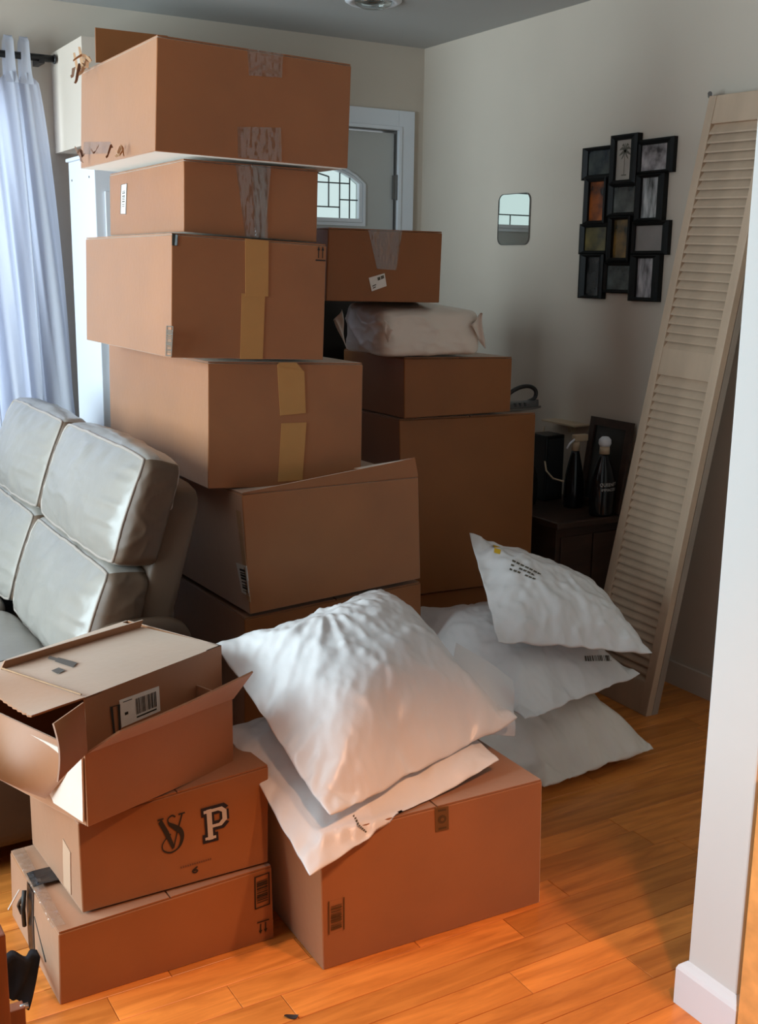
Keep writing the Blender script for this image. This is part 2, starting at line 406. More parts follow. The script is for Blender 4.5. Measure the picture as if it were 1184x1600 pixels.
# pelmet-like bulkhead right of the curtain
struct(MB().box(1.199, 1.70, 4.10, YB, 1.862, 2.222).out('trim_1', wallp))
# patched filler marks on the walls
def mark(pts, name='trim_2'): pass

# ------------------------------------------------------------------ front door
dr = struct(MB().box(DX0+.012, DX1-.008, YB+.012, YB+.056, 0.01, DZ-.012).out('door_1', doorp))
# arched light in the door: cut with a recessed assembly standing proud of the slab
cx, hw, z0, zs = 2.268, 0.285, 1.655, 1.815
def arch(h, o=0.0, n=14):
    P = [(cx-h, z0-o), (cx+h, z0-o), (cx+h, zs)]
    for i in range(1, n): 
        t = i/n; P.append((cx+h-2*h*t, zs+(0.085+o)*math.sin(math.pi*t)**0.75))
    P.append((cx-h, zs)); return P
bmd = MB()
def ring(mb, A, B, y0, y1):
    n = len(A); k = len(mb.v)
    mb.v += [Vector((x, y0, z)) for x, z in A]+[Vector((x, y0, z)) for x, z in B]+[Vector((x, y1, z)) for x, z in A]+[Vector((x, y1, z)) for x, z in B]
    for i in range(n):
        j = (i+1) % n
        mb.f += [(k+i, k+j, k+n+j, k+n+i), (k+2*n+i, k+2*n+j, k+j, k+i), (k+n+i, k+n+j, k+3*n+j, k+3*n+i)]
me_cut = MB()
A = arch(hw); k = 0
# slab rebuilt around the opening with a boolean
cut = MB(); n = len(A)
cut.v = [Vector((x, YB-.1, z)) for x, z in A]+[Vector((x, YB+.2, z)) for x, z in A]
cut.f = [tuple(range(n))]+[tuple(range(2*n-1, n-1, -1))]+[((i+1) % n, i, n+i, n+(i+1) % n) for i in range(n)]
co = cut.out('cutter', doorp, weld=True)
b = dr.modifiers.new('opening', 'BOOLEAN'); b.object = co; b.operation = 'DIFFERENCE'; b.solver = 'EXACT'
bpy.context.view_layer.update(); dg = bpy.context.evaluated_depsgraph_get()
nm = bpy.data.meshes.new_from_object(dr.evaluated_get(dg)); dr.modifiers.clear(); dr.data = nm; bpy.data.objects.remove(co)
m1 = MB(); ring(m1, arch(hw+.022, .022), arch(hw+.008, .008), YB+.004, YB+.014); ring(m1, arch(hw+.006, .006), arch(hw-.010, -.010), YB+.006, YB+.03)
m1.out('window_moulding', gloss, dr)
gp = MB(); AA = arch(hw-.004, -.004); gp.v = [Vector((x, YB+.028, z)) for x, z in AA]+[Vector((x, YB+.033, z)) for x, z in AA]; n = len(AA)
gp.f = [tuple(range(n)), tuple(range(2*n-1, n-1, -1))]+[((i+1) % n, i, n+i, n+(i+1) % n) for i in range(n)]
gp.out('pane', pane_m, dr)
lc = MB()
def came(xa, za, xb, zb, r=.0032): lc.tube([(xa, YB+.024, za), (xb, YB+.024, zb)], r, 6)
for sx in (1, -1):
    X = lambda d: cx+sx*d
    came(X(.185), 1.655, X(.185), 1.865); came(X(.13), 1.712, X(.13), 1.84); came(X(-.05), 1.712, X(.185), 1.712)
    came(X(.0), 1.815, X(.235), 1.815); came(X(.235), 1.655, X(.235), 1.85); came(X(.185), 1.745, X(.285), 1.745); came(X(.0), 1.87, X(.13), 1.84)
    came(X(.06), 1.655, X(.06), 1.712)
lc.out('lead_came', lead, dr)
hg = MB().box(DX1-.016, DX1+.010, YB-.006, YB+.010, 1.755, 1.86); hg.tube([(DX1-.004, YB-.008, 1.752), (DX1-.004, YB-.008, 1.862)], .006, 8)
hg.out('hinge', grey_m, dr)
kn = MB().lathe((1.88, 0, 0), [(0.0, 0)], 3) if False else MB().tube([(1.875, YB+.012, .95), (1.875, YB-.03, .95), (1.875, YB-.05, .95), (1.875, YB-.07, .95)], [.03, .012, .028, .022], 14)
kn.out('door_knob', steel, dr)
cs = MB()
cs.box(DX1, DX1+.083, YB-.016, YB, 0, DZ+.085).box(DX0-.083, DX0, YB-.016, YB, 0, DZ+.085).box(DX0, DX1, YB-.016, YB, DZ, DZ+.085)
cs.box(DX1-.002, DX1+.016, YB-.021, YB-.016, 0, DZ+.016).box(DX0-.016, DX0, YB-.021, YB-.016, 0, DZ+.016).box(DX0, DX1, YB-.021, YB-.016, DZ, DZ+.016)
struct(cs.out('trim_3', gloss, bevel=.002))
jb = MB().box(DX1-.004, DX1, YB, YB+.12, 0, DZ).box(DX0, DX0+.004, YB, YB+.12, 0, DZ).box(DX0, DX1, YB, YB+.12, DZ-.004, DZ)
struct(jb.out('trim_4', grey_m))

# ------------------------------------------------------------------ recessed ceiling light
L0 = Vector((2.21, 3.83, ZC))
t = thing('ceiling_light', 'recessed round ceiling light cut off by the top edge of the photo', 'light', L0)
MB().lathe(L0, [(.105, 0), (.105, -.004), (.092, -.012), (.078, -.010), (.072, 0)], 32, cap=False).out('trim_ring', gloss, t, smooth=True)
MB().lathe(L0, [(.07, -.001), (.066, -.016), (.045, -.026), (.012, -.030)], 32).out('lens', glass_frost('lamp_glass', (.8, .82, .8), .35), t, smooth=True)

# ------------------------------------------------------------------ curtain on its rod
rod = thing('curtain_rod', 'black curtain rod carrying the white tab curtain', 'curtain rod', (0.3, 4.42, 2.19))
MB().tube([(-0.75, 4.42, 2.19), (1.185, 4.42, 2.19)], .013, 12).out('rod', black, rod, smooth=True)
MB().tube([(1.186, 4.42, 2.19), (1.192, 4.42, 2.19)], .017, 12).out('end_cap', black, rod, smooth=True)
MB().box(1.13, 1.15, 4.41, YB, 2.17, 2.20).out('bracket', black, rod); MB().box(-.70, -.68, 4.41, YB, 2.17, 2.20).out('bracket', black, rod)
ct = thing('tab_curtain', 'sheer white tab-top curtain hanging at the left edge', 'curtain', (0.3, 4.41, 0.05))
NF = 22
def cur(s, v):
    z = lerp(0.06, 2.13, v)
    xr = 1.13+0.115*(1-v)**0.8; xl = -0.62
    ph = s*NF*2*math.pi
    x = lerp(xl, xr, s)+0.012*math.sin(ph*.5+3*(1-v))+.010*math.sin(2.3*ph+4*v)*(1-v)
    amp = (0.030+0.03*(1-v))*(1+.3*math.sin(s*31))
    yy = 4.415-.0+amp*math.cos(ph+0.9*math.sin(2.2*v+s*9))+.012*math.sin(2*ph+5*v+s*20)
    sag = -0.030*(0.5+0.5*math.cos(ph))*max(0, (v-.9)/.1)
    return (x, min(yy, 4.49), z+sag+.0)
MB().grid(cur, 330, 60).out('fabric', curtain_m, ct, smooth=True)
for i in range(NF+1):
    s = (i+.5)/NF
    if s > 1: break
    x, yy, z = cur(s, 1.0)
    P = [(x, min(yy, 4.40)-.001, z-.04), (x, 4.400, z+.0), (x, 4.400, 2.19), (x, 4.404, 2.235), (x, 4.42, 2.256), (x, 4.436, 2.235), (x, 4.442, 2.16), (x, 4.44, z-.02)]
    tb = MB(); 
    def tf(u, v, P=P, x=x):
        k = v*(len(P)-1); j = min(int(k), len(P)-2); p = lerp(Vector(P[j]), Vector(P[j+1]), k-j)
        wd = 0.024 if v < .5 else .020
        return p+Vector(((u-.5)*2*wd*(1-.35*math.sin(math.pi*min(1, v*1.3))), 0.006*math.cos((u-.5)*3)-.006, 0))
    tb.grid(tf, 4, 21).out('tab', curtain_m, ct, smooth=True)

# white cupboard behind the tower
cb = thing('white_cupboard', 'tall narrow white cupboard between the curtain and the box tower', 'cupboard', (1.33, 4.16, 0))
MB().box(1.196, 1.50, 4.00, 4.32, 0, 1.816).out('body', gloss, cb, bevel=.003)
MB().box(1.23, 1.485, 3.992, 3.999, .08, 1.70).out('door_panel', gloss, cb, bevel=.002)
MB().box(1.188, 1.508, 3.985, 4.33, 1.8165, 1.829).out('top_board', gloss, cb, bevel=.003)
for yy in (4.28, 4.06): MB().tube([(1.1945, yy, 1.75), (1.1955, yy, 1.75)], .004, 8).out('screw', grey_m, cb)

# ------------------------------------------------------------------ left tower of cartons (bottom to top)
def ext(F, pts, **k): pass
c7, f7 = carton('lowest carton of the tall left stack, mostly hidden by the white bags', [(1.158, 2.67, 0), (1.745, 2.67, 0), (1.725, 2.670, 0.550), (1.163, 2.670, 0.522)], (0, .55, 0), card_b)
c6, f6 = carton('tilted carton with a barcode sticker, second from the bottom of the left stack', [(1.175, 2.660, 0.534), (1.717, 2.660, 0.564), (1.702, 2.66, .870), (1.155, 2.660, 0.868)], (-.02, .58, 0), card, bulge=.003)
f6['left'].patch('barcode_label', [(1.140, 2.700, 0.584), (1.140, 2.650, 0.585), (1.140, 2.658, 0.669), (1.140, 2.721, 0.663)], paper, c6)
f6['left'].polys('barcode', [(1.140, 2.691, 0.586), (1.140, 2.655, 0.587), (1.140, 2.663, 0.663), (1.140, 2.708, 0.659)], bars(9, 3, .08, .92, .12, .88, False), ink, c6)
# split top edge: front flap lifted a little at the right end
q0_, q1_ = Vector((1.157, 2.660, 0.868)), Vector((1.702, 2.66, .869)); q2_ = Vector((1.683, 2.650, 0.925)); q3_ = Vector((1.159, 2.660, 0.870))
MB().slab(lambda u, v, o: lerp(lerp(q0_, q1_, u), lerp(q3_, q2_, u), v)+Vector((0, .0035-o, 0)), 12, 4, .0035).out('raised_front_flap', card, c6)
q4_ = Vector((1.518, 2.660, 0.901)); q5_ = Vector((1.700, 2.668, .872))
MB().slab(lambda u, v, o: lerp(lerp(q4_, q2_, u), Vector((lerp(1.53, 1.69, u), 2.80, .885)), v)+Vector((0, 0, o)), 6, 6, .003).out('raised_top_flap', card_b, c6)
f6['left'].patch('lit_edge_strip', [(1.150, 2.670, 0.571), (1.150, 2.648, 0.570), (1.150, 2.675, 0.816), (1.150, 2.700, 0.816)], card_in, c6)  # paler strip painted where daylight catches the side next to the corner
c5, f5 = carton('large carton with two kraft tape strips, directly above the tilted carton', [(1.085, 2.720, 0.876), (1.548, 2.720, 0.846), (1.550, 2.720, 1.192), (1.091, 2.720, 1.209)], (0, .84, 0))
f5['front'].patch('paper_tape', [(1.294, 2.720, 1.059), (1.371, 2.720, 1.062), (1.367, 2.720, 1.175), (1.287, 2.720, 1.197)], tape_k, c5)
f5['front'].patch('paper_tape', [(1.287, 2.720, 0.878), (1.361, 2.720, 0.877), (1.373, 2.720, 1.036), (1.298, 2.720, 1.038)], tape_k, c5)
f5['front'].patch('torn_tape_corner', [(1.287, 2.720, 1.195), (1.365, 2.720, 1.175), (1.342, 2.720, 1.200), (1.293, 2.720, 1.201)], tape_k, c5, off=.003)
c4, f4 = carton('widest carton with kraft tape and paired arrows, in the middle of the left stack', [(0.988, 2.710, 1.222), (1.420, 2.710, 1.205), (1.429, 2.710, 1.510), (0.998, 2.710, 1.528)], (0, .74, 0))
f4['front'].patch('paper_tape', [(1.176, 2.710, 1.214), (1.240, 2.710, 1.212), (1.247, 2.710, 1.379), (1.182, 2.710, 1.382)], tape_k, c4)
f4['front'].patch('paper_tape', [(1.192, 2.710, 1.374), (1.256, 2.710, 1.374), (1.259, 2.710, 1.515), (1.194, 2.710, 1.519)], tape_k, c4, off=.0018)
f4['front'].polys('up_arrows', [(1.395, 2.710, 1.471), (1.425, 2.710, 1.470), (1.426, 2.710, 1.505), (1.396, 2.710, 1.506)], arrows(), ink, c4)
f4['front'].patch('dark_sticker', [(0.998, 2.710, 1.498), (1.012, 2.710, 1.497), (1.014, 2.710, 1.525), (0.999, 2.710, 1.526)], mat('green_black_sticker', (.03, .035, .028), .5), c4)
f4['left'].patch('dark_sticker', [(0.980, 2.684, 1.498), (0.980, 2.668, 1.498), (0.980, 2.664, 1.523), (0.980, 2.679, 1.524)], bpy.data.materials['green_black_sticker'], c4)
R = [(0.980, 2.744, 1.225), (0.980, 2.699, 1.227), (0.980, 2.689, 1.302), (0.980, 2.738, 1.301)]
f4['left'].polys('barcode', R, frame_polys(.10, .3)+bars(12, 8, .12, .9, .1, .9, False), ink_g, c4)
c3, f3 = carton('shallow carton with white address label and shiny clear tape, second from the top', [(1.037, 2.730, 1.532), (1.410, 2.730, 1.515), (1.414, 2.730, 1.701), (1.041, 2.730, 1.707)], (0, .60, 0))
f3['front'].patch('clear_tape', [(1.203, 2.730, 1.524), (1.257, 2.730, 1.522), (1.277, 2.730, 1.702), (1.178, 2.730, 1.702)], tape_c, c3, wob=.003, n=16)
f3['front'].patch('clear_tape', [(1.230, 2.730, 1.523), (1.266, 2.730, 1.521), (1.264, 2.730, 1.698), (1.225, 2.730, 1.699)], tape_c, c3, off=.0025, wob=.003, n=16)
R = [(1.022, 3.226, 1.591), (1.022, 3.174, 1.589), (1.022, 3.162, 1.672), (1.022, 3.217, 1.671)]
f3['left'].patch('address_label', R, paper, c3)
f3['left'].polys('label_border', R, frame_polys(.08, .15), ink_g, c3)
f3['left'].polys('label_print', R, bars(7, 4, .25, .82, .3, .75, False), ink_g, c3)
c1, f1 = carton('big carton on top of the left stack with torn corner and raised flap', [(0.957, 2.700, 1.717), (1.486, 2.700, 1.706), (1.495, 2.700, 1.966), (0.970, 2.700, 1.981)], (0, .63, 0), seam=.5)
f1['front'].patch('clear_tape', [(1.173, 2.700, 1.715), (1.293, 2.700, 1.712), (1.290, 2.700, 1.794), (1.171, 2.700, 1.788)], tape_c, c1, wob=.004, n=16)
f1['front'].patch('clear_tape', [(1.204, 2.700, 1.911), (1.294, 2.700, 1.914), (1.298, 2.700, 1.971), (1.201, 2.700, 1.973)], tape_c, c1, wob=.004, n=16)
f1['left'].patch('clear_tape', [(0.963, 3.301, 1.754), (0.963, 3.047, 1.738), (0.963, 3.043, 1.767), (0.963, 3.296, 1.788)], tape_c, c1, wob=.003)
# raised flap at the back left
fa = (1.004, 3.300, 2.005); fb = (1.006, 3.300, 2.098); fc = (1.218, 3.300, 2.099); fd = (1.216, 3.300, 2.025)
MB().hexa([fa, V(fa)+V(.0, .005, 0), V(fd)+V(0, .005, 0), fd, fb, V(fb)+V(0, .005, 0), V(fc)+V(0, .005, 0), fc]).out('raised_flap', card_b, c1)
# torn paper and tape scraps at the left edge
rt = random.Random(3)
def scraps(name, pts, m, parent, size, n):
    for k in range(n):
        p = Vector(rt.choice(pts))+Vector((rt.uniform(-.02, 0), rt.uniform(-.03, .03), rt.uniform(-.012, .012)))
        a = Vector((rt.uniform(-1, 0), rt.uniform(-1, 1), rt.uniform(-.5, .5))).normalized()*size*rt.uniform(.6, 1.4); c = a.cross(Vector((rt.random(), rt.random(), 1))).normalized()*size*.4
        mb = MB()
        def f(u, v, o, p=p, a=a, c=c): return p+a*(u-.1)+c*(v-.5)*(1-.5*u)+Vector((0, 0, 1))*(.012*math.sin(u*4+k)+o)
        mb.slab(f, 4, 2, .0008).out(name, m, parent)
scraps('torn_paper', [(0.950, 3.181, 1.973), (0.950, 3.230, 1.973), (0.950, 3.145, 1.975)], card_in, c1, .035, 6)
scraps('torn_tape', [(0.940, 3.221, 1.964), (0.940, 3.244, 1.974)], ink_soft, c1, .03, 3)
scraps('torn_paper', [(0.955, 2.869, 1.735), (0.955, 2.915, 1.731)], card_in, c1, .03, 3)
scraps('torn_tape', [(0.955, 3.230, 1.746), (0.955, 3.111, 1.744), (0.955, 2.973, 1.735)], ink_soft, c1, .025, 5)

# ------------------------------------------------------------------ right-hand tower
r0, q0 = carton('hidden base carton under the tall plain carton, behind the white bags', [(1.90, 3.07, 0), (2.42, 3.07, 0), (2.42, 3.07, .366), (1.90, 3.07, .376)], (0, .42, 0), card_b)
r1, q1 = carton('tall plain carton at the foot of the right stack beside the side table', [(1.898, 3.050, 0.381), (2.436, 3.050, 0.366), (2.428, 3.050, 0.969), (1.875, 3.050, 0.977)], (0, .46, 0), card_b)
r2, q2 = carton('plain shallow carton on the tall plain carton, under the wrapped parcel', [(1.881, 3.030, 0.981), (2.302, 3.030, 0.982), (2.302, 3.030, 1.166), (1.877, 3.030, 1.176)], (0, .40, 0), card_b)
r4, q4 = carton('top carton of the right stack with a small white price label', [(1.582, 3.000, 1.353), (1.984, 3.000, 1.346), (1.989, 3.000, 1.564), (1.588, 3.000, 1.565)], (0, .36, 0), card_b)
q4['front'].patch('clear_tape', [(1.753, 3.000, 1.448), (1.821, 3.000, 1.445), (1.842, 3.000, 1.564), (1.722, 3.000, 1.562)], tape_c, r4, wob=.002, n=10)
q4['front'].patch('price_label', [(1.736, 3.000, 1.381), (1.788, 3.000, 1.397), (1.780, 3.000, 1.435), (1.725, 3.000, 1.421)], paper, r4)
q4['front'].polys('price_print', [(1.736, 3.000, 1.381), (1.788, 3.000, 1.397), (1.780, 3.000, 1.435), (1.725, 3.000, 1.421)], [[(.5, .62), (.68, .62), (.68, .85), (.5, .85)], [(.72, .62), (.92, .66), (.92, .9), (.72, .88)], [(.1, .3), (.35, .34), (.35, .42), (.1, .38)], [(.1, .15), (.3, .18), (.3, .26), (.1, .22)]], ink_g, r4)

bk = thing('gap_darkener', 'tall black block added to darken the gap between the two box towers', 'cabinet', (1.84, 3.69, 0))  # added black block that keeps the space between the towers dark
MB().box(1.62, 2.06, 3.56, 3.84, .04, 1.37).out('body', black, bk, bevel=.003)
MB().box(1.624, 2.056, 3.540, 3.558, .05, 1.36).out('door', black, bk, bevel=.002)
MB().box(1.63, 2.05, 3.58, 3.82, 0, .039).out('plinth', black, bk)
# ------------------------------------------------------------------ big carton in front
a0, g0 = carton('big carton standing alone on the floor in front, white bags piled on it', [(0.982, 1.864, 0.000), (1.546, 1.847, 0.000), (1.538, 1.850, 0.312), (0.972, 1.862, 0.312)], (.01, .52, 0))
Rl = [(0.992, 1.860, 0.082), (1.030, 1.860, 0.084), (1.029, 1.860, 0.160), (0.991, 1.860, 0.160)]
g0['front'].polys('printed_panel', Rl, frame_polys(.07, .035*1.1)+bars(13, 6, .1, .86, .16, .84, False), mat('olive_print', (.085, .045, .012), .6), a0)
Rl = [(1.251, 1.855, 0.253), (1.285, 1.855, 0.252), (1.283, 1.855, 0.307), (1.248, 1.855, 0.310)]
star = [[(.5+.32*math.cos(t), .5+.18*math.sin(t)) for t in [i*math.pi/6 for i in range(12)]]]
g0['front'].patch('printed_tag', Rl, mat('tan_print', (.16, .075, .02), .6), a0)
g0['front'].polys('tag_print', Rl, star+[[(.2, .08), (.8, .08), (.8, .16), (.2, .16)], [(.2, .84), (.8, .84), (.8, .92), (.2, .92)]], bpy.data.materials['olive_print'], a0)
g0['front'].polys('tag_print', Rl, [[(.5+.14*math.cos(t), .5+.08*math.sin(t)) for t in [i*math.pi/4 for i in range(8)]]], bpy.data.materials['tan_print'], a0, off=.003)

# ------------------------------------------------------------------ three cartons at the lower left
bL, h0 = carton('long flat carton on the floor at lower left with black tape at its end', [(0.470, 2.020, 0.000), (0.941, 2.020, 0.000), (0.938, 2.024, .176), (0.474, 2.021, .160)], (-.01, .37, 0), seam=.5)
Rl = [(0.895, 2.020, 0.084), (0.932, 2.020, 0.086), (0.932, 2.020, 0.163), (0.896, 2.020, 0.161)]
h0['front'].polys('printed_panel', Rl, frame_polys(.08, .45)+bars(12, 9, .16, .84, .15, .85, False), ink, bL)
h0['front'].polys('down_arrows', [(0.899, 2.020, 0.021), (0.929, 2.020, 0.023), (0.929, 2.020, 0.049), (0.900, 2.020, 0.049)], arrows(False), ink, bL)
# black strapping tape over the left end
h0['left'].patch('black_tape', [(.47, 2.245, .004), (.47, 2.195, .004), (.47, 2.195, .158), (.47, 2.245, .158)], black, bL, n=8, wob=.002)
tp = Face((.470, 2.20, .1665), (.60, 2.20, .1675), (.60, 2.262, .1675), (.470, 2.262, .1665), 0)
tp.patch('black_tape', tp.c, mat('black_shiny_tape', (.012, .013, .015), .22), bL, n=10, wob=.003)
Face((.4655, 2.03, .166), (.492, 2.03, .1665), (.492, 2.375, .1665), (.4655, 2.375, .166), 0).patch('clear_tape', [(.4655, 2.03, .166), (.492, 2.03, .1665), (.492, 2.375, .1665), (.4655, 2.375, .166)], tape_c, bL, n=12, wob=.003)
st = MB()
st.tube([(.458, 2.24, .13), (.452, 2.26, .105), (.452, 2.275, .09), (.456, 2.262, .075)], .004, 6)
st.tube([(.458, 2.235, .145), (.45, 2.22, .11), (.455, 2.24, .06)], .005, 6)
st.out('loose_strap', ink, bL, smooth=True)
MB().tube([(0.445, 2.222, 0.156), (0.430, 2.204, 0.149), (0.420, 2.219, 0.120)], .0018, 6).out('tape_strip', paper, bL)
MB().tube([(.4665, 2.19, .105), (.4665, 2.15, .075), (.4665, 2.11, .045)], .0014, 6).out('loose_string', ink, bL)
cC, h1 = carton('middle lower-left carton printed with a VS monogram and a varsity letter P', [(0.532, 2.054, 0.167), (0.934, 2.033, 0.180), (.957, 2.078, .385), (.537, 2.078, .357)], (-.02, .33, 0), bulge=.0015)
# monogram and letter
def ribbon(pts, ws):
    L = []; Rr = []
    for i, (x, y) in enumerate(pts):
        a = pts[max(i-1, 0)]; b = pts[min(i+1, len(pts)-1)]; dx, dy = b[0]-a[0], b[1]-a[1]; l = math.hypot(dx, dy) or 1
        nx, ny = -dy/l, dx/l; w_ = ws[i]/2; L.append((x+nx*w_, y+ny*w_)); Rr.append((x-nx*w_, y-ny*w_))
    return [[Rr[i], Rr[i+1], L[i+1], L[i]] for i in range(len(pts)-1)]
def spl(cp, n=28):
    out = []; m_ = len(cp)-1
    for k in range(n+1):
        t = k/n*m_; i = min(int(t), m_-1); t -= i
        p = [cp[max(i-1, 0)], cp[i], cp[i+1], cp[min(i+2, m_)]]
        out.append(tuple(0.5*((2*p[1][j])+(-p[0][j]+p[2][j])*t+(2*p[0][j]-5*p[1][j]+4*p[2][j]-p[3][j])*t*t+(-p[0][j]+3*p[1][j]-3*p[2][j]+p[3][j])*t**3) for j in range(2)))
    return out
Rl = [(0.701, 2.080, 0.245), (0.755, 2.080, 0.247), (0.757, 2.080, 0.326), (0.703, 2.080, 0.323)]
vp = ribbon([(.03, .93), (.28, .55), (.52, .10)], [.16, .17, .12])+ribbon([(.52, .10), (.72, .55), (.93, .95)], [.05, .05, .06])
vp += [[(-.06, .95), (.18, .95), (.18, .99), (-.06, .99)], [(.78, .95), (1.05, .95), (1.05, .99), (.78, .99)]]
sp = spl([(.66, .93), (.52, .99), (.36, .93), (.38, .80), (.60, .66), (.84, .50), (.88, .30), (.72, .08), (.40, .0), (.12, .10), (.08, .26), (.22, .40), (.44, .50)], 60)
vp += ribbon(sp, [.045+.13*max(0, math.sin(math.pi*min(1, max(0, (k/60-.22)/.38)))) for k in range(61)])
h1['front'].polys('monogram_print', Rl, vp, ink, cC)
Rl = [(0.798, 2.080, 0.252), (0.852, 2.080, 0.253), (0.853, 2.080, 0.320), (0.799, 2.080, 0.318)]
def slabP(g):  # strokes grown by g
    return [[(0-g, 1-.13-g), (.62, 1-.13-g), (.62, 1+g), (0-g, 1+g)], [(.12-g, -.0), (.36+g, -.0), (.36+g, 1), (.12-g, 1)],
            [(0-g, 0-g), (.48+g, 0-g), (.48+g, .12+g), (0-g, .12+g)], [(.3, .36-g), (.66, .36-g), (.66, .49+g), (.3, .49+g)],
            [(.62, .36-g), (.74+g, .36-g), (.98+g, .52-g), (.78-g, .60), (.62, .49+g)], [(.62, 1-.13-g), (.78-g, .80), (.98+g, .86+g), (.80+g, 1+g), (.62, 1+g)],
            [(.76-g, .55), (.98+g, .52), (.98+g, .86), (.76-g, .84)]]
h1['front'].polys('letter_outline', Rl, slabP(.085), mat('navy_print', (.012, .010, .018), .6), cC, off=.0022)
h1['front'].polys('letter_fill', Rl, slabP(-.015), ink_white, cC, off=.0030)
h1['front'].polys('small_print', [(0.741, 2.080, 0.203), (0.811, 2.080, 0.206), (0.811, 2.080, 0.215), (0.741, 2.080, 0.213)], [[(i/14, .3), ((i+.6)/14, .3), ((i+.6)/14, .7), (i/14, .7)] for i in range(14)], ink_soft, cC)
h1['front'].polys('small_print', [(0.764, 2.080, 0.189), (0.781, 2.080, 0.188), (0.781, 2.080, 0.202), (0.764, 2.080, 0.202)], ribbon(spl([(.8, .95), (.3, .6), (.15, .3), (.45, .05), (.75, .25), (.6, .5), (.3, .4)], 16), [.22]*17), ink, cC)
h1['left'].patch('white_patch', [(.536, 2.165, .175), (.536, 2.12, .175), (.536, 2.12, .27), (.536, 2.165, .28)], mat('pale_label', (.50, .33, .22), .6), cC)

# open carton D with another carton inside
ux = Vector((.339, .122, 0)).normalized(); uy = Vector((-ux.y, ux.x, 0)); up = Vector((0, 0, 1))
dO = Vector((.540, 2.012, .3745)); dw, dd, dh, th = .385, .36, .155, .005
D_ = thing('carton', 'open carton on the printed carton, holding a second torn carton', 'box', dO+ux*dw/2+uy*dd/2, 'three cartons at the lower left')
for c in (bL, cC): c['group'] = 'three cartons at the lower left'
def ob(mb, x0, x1, y0, y1, z0, z1): return mb.obox(dO+ux*x0+uy*y0+up*z0, ux*(x1-x0), uy*(y1-y0), up*(z1-z0))
mb = MB(); ob(mb, 0, dw, 0, th, 0, dh); ob(mb, 0, dw, dd-th, dd, 0, dh); ob(mb, 0, th, th, dd-th, 0, dh); ob(mb, dw-th, dw, th, dd-th, 0, dh); ob(mb, th, dw-th, th, dd-th, 0, th)
mb.out('body', card, D_, bevel=.0015)
def flapgrid(pts, name, m, parent, curl=0.0, n=10, thick=.004, jag=0.0):
    A, B, C, D = [Vector(p) for p in pts]; nn = (B-A).cross(D-A).normalized()
    def f(u, v, o):
        p = lerp(lerp(A, B, u), lerp(D, C, u), v)
        return p+nn*(o+curl*math.sin(math.pi*u)*v+.0025*noise.noise(p*7))+(lerp(D, C, u)-lerp(A, B, u))*(jag*v*(((u*n) % 2)-1)*.5 if v > .99 else 0)
    return MB().slab(f, max(n, 16), 12, thick).out(name, m, parent, smooth='angle')
tf_ = dO+up*dh
# front flap standing up, left end cut back, right tip flaring out
flapgrid([tf_+ux*.002, tf_+ux*dw, (0.944, 2.130, 0.588), (0.606, 2.005, 0.565)], 'front_flap', card, D_, .004)
# left outer flap bent outwards and down, catching the daylight
L0_ = dO+uy*.0+up*dh; L1_ = dO+uy*dd+up*dh
flapgrid([L1_, L0_, (0.486, 2.127, 0.400), (0.362, 2.197, 0.470)], 'end_flap', card, D_, .01)
# inner end flap (dark, folded towards the photographer)
flapgrid([dO+up*dh+ux*.004, dO+up*(dh+.09)+ux*.02+uy*.03, (0.482, 2.017, 0.600), (0.470, 1.956, 0.510)], 'inner_flap', card_b, D_, .01)
flapgrid([dO+ux*.0+uy*dd+up*dh, dO+ux*dw+uy*dd+up*dh, (0.823, 2.503, 0.617), (0.471, 2.366, 0.617)], 'rear_flap', card, D_, .0)
# plastic lining peeping out below the end flap
flapgrid([dO+ux*-.005+uy*.345+up*.145, dO+ux*-.005+uy*.004+up*.145, dO+ux*-.006+uy*.008+up*.010, dO+ux*-.012+uy*.34+up*.020], 'plastic_liner', plastic_b, D_, .010, n=16)
# inner carton
eO = Vector((.573, 2.118, .385)); ex = Vector((.368, .169, 0)).normalized(); ey = Vector((-ex.y, ex.x, 0)); ew = .400; ed = .31; eh = .215
E_ = thing('carton', 'torn carton with barcode sticker sitting inside the open carton', 'box', eO+ex*ew/2+ey*ed/2, None)
eT = eO+up*eh
FE = {'front': Face(eO, eO+ex*ew, eT+ex*ew, eT), 'right': Face(eO+ex*ew, eO+ex*ew+ey*ed, eT+ex*ew+ey*ed, eT+ex*ew), 'back': Face(eO+ex*ew+ey*ed, eO+ey*ed, eT+ey*ed, eT+ex*ew+ey*ed),
      'top': Face(eT, eT+ex*ew, eT+ex*(ew-.02)+ey*ed, eT+ey*ed, .002)}
mb = MB()
for k in FE: mb.slab(lambda u, v, o, k=k: FE[k].S(u, v, o-.004), 8, 8, .004)
mb.out('body', card, E_)
flapgrid([eT+ey*ed, eT, (0.462, 2.111, 0.585), (0.408, 2.363, 0.600)], 'torn_end_flap', card, E_, .012, n=24, jag=.06)
MB().tube([eT+ey*(ed*.85)+up*.004, eT+ey*.01+up*.004], .0018, 6).out('fold_line', card_in, E_)
pf = lambda x, y, z=.603: [0]
FE['top'].polys('bottle_print', [(0.554, 2.356, 0.600), (0.594, 2.285, 0.600), (0.617, 2.322, 0.600), (0.579, 2.399, 0.600)], [[(0, .42), (.3, .42), (.3, .75), (0, .75)], [(.3, .3), (1, .15), (1, .85), (.3, .85)], ], mat('grey_print', (.12, .10, .085), .6), E_)
FE['top'].polys('square_print', [(0.552, 2.295, 0.600), (0.559, 2.269, 0.600), (0.579, 2.284, 0.600), (0.571, 2.306, 0.600)], [[(0, 0), (1, 0), (1, 1), (0, 1)]], bpy.data.materials['grey_print'], E_)
eo2 = Vector((0, 0, 0))
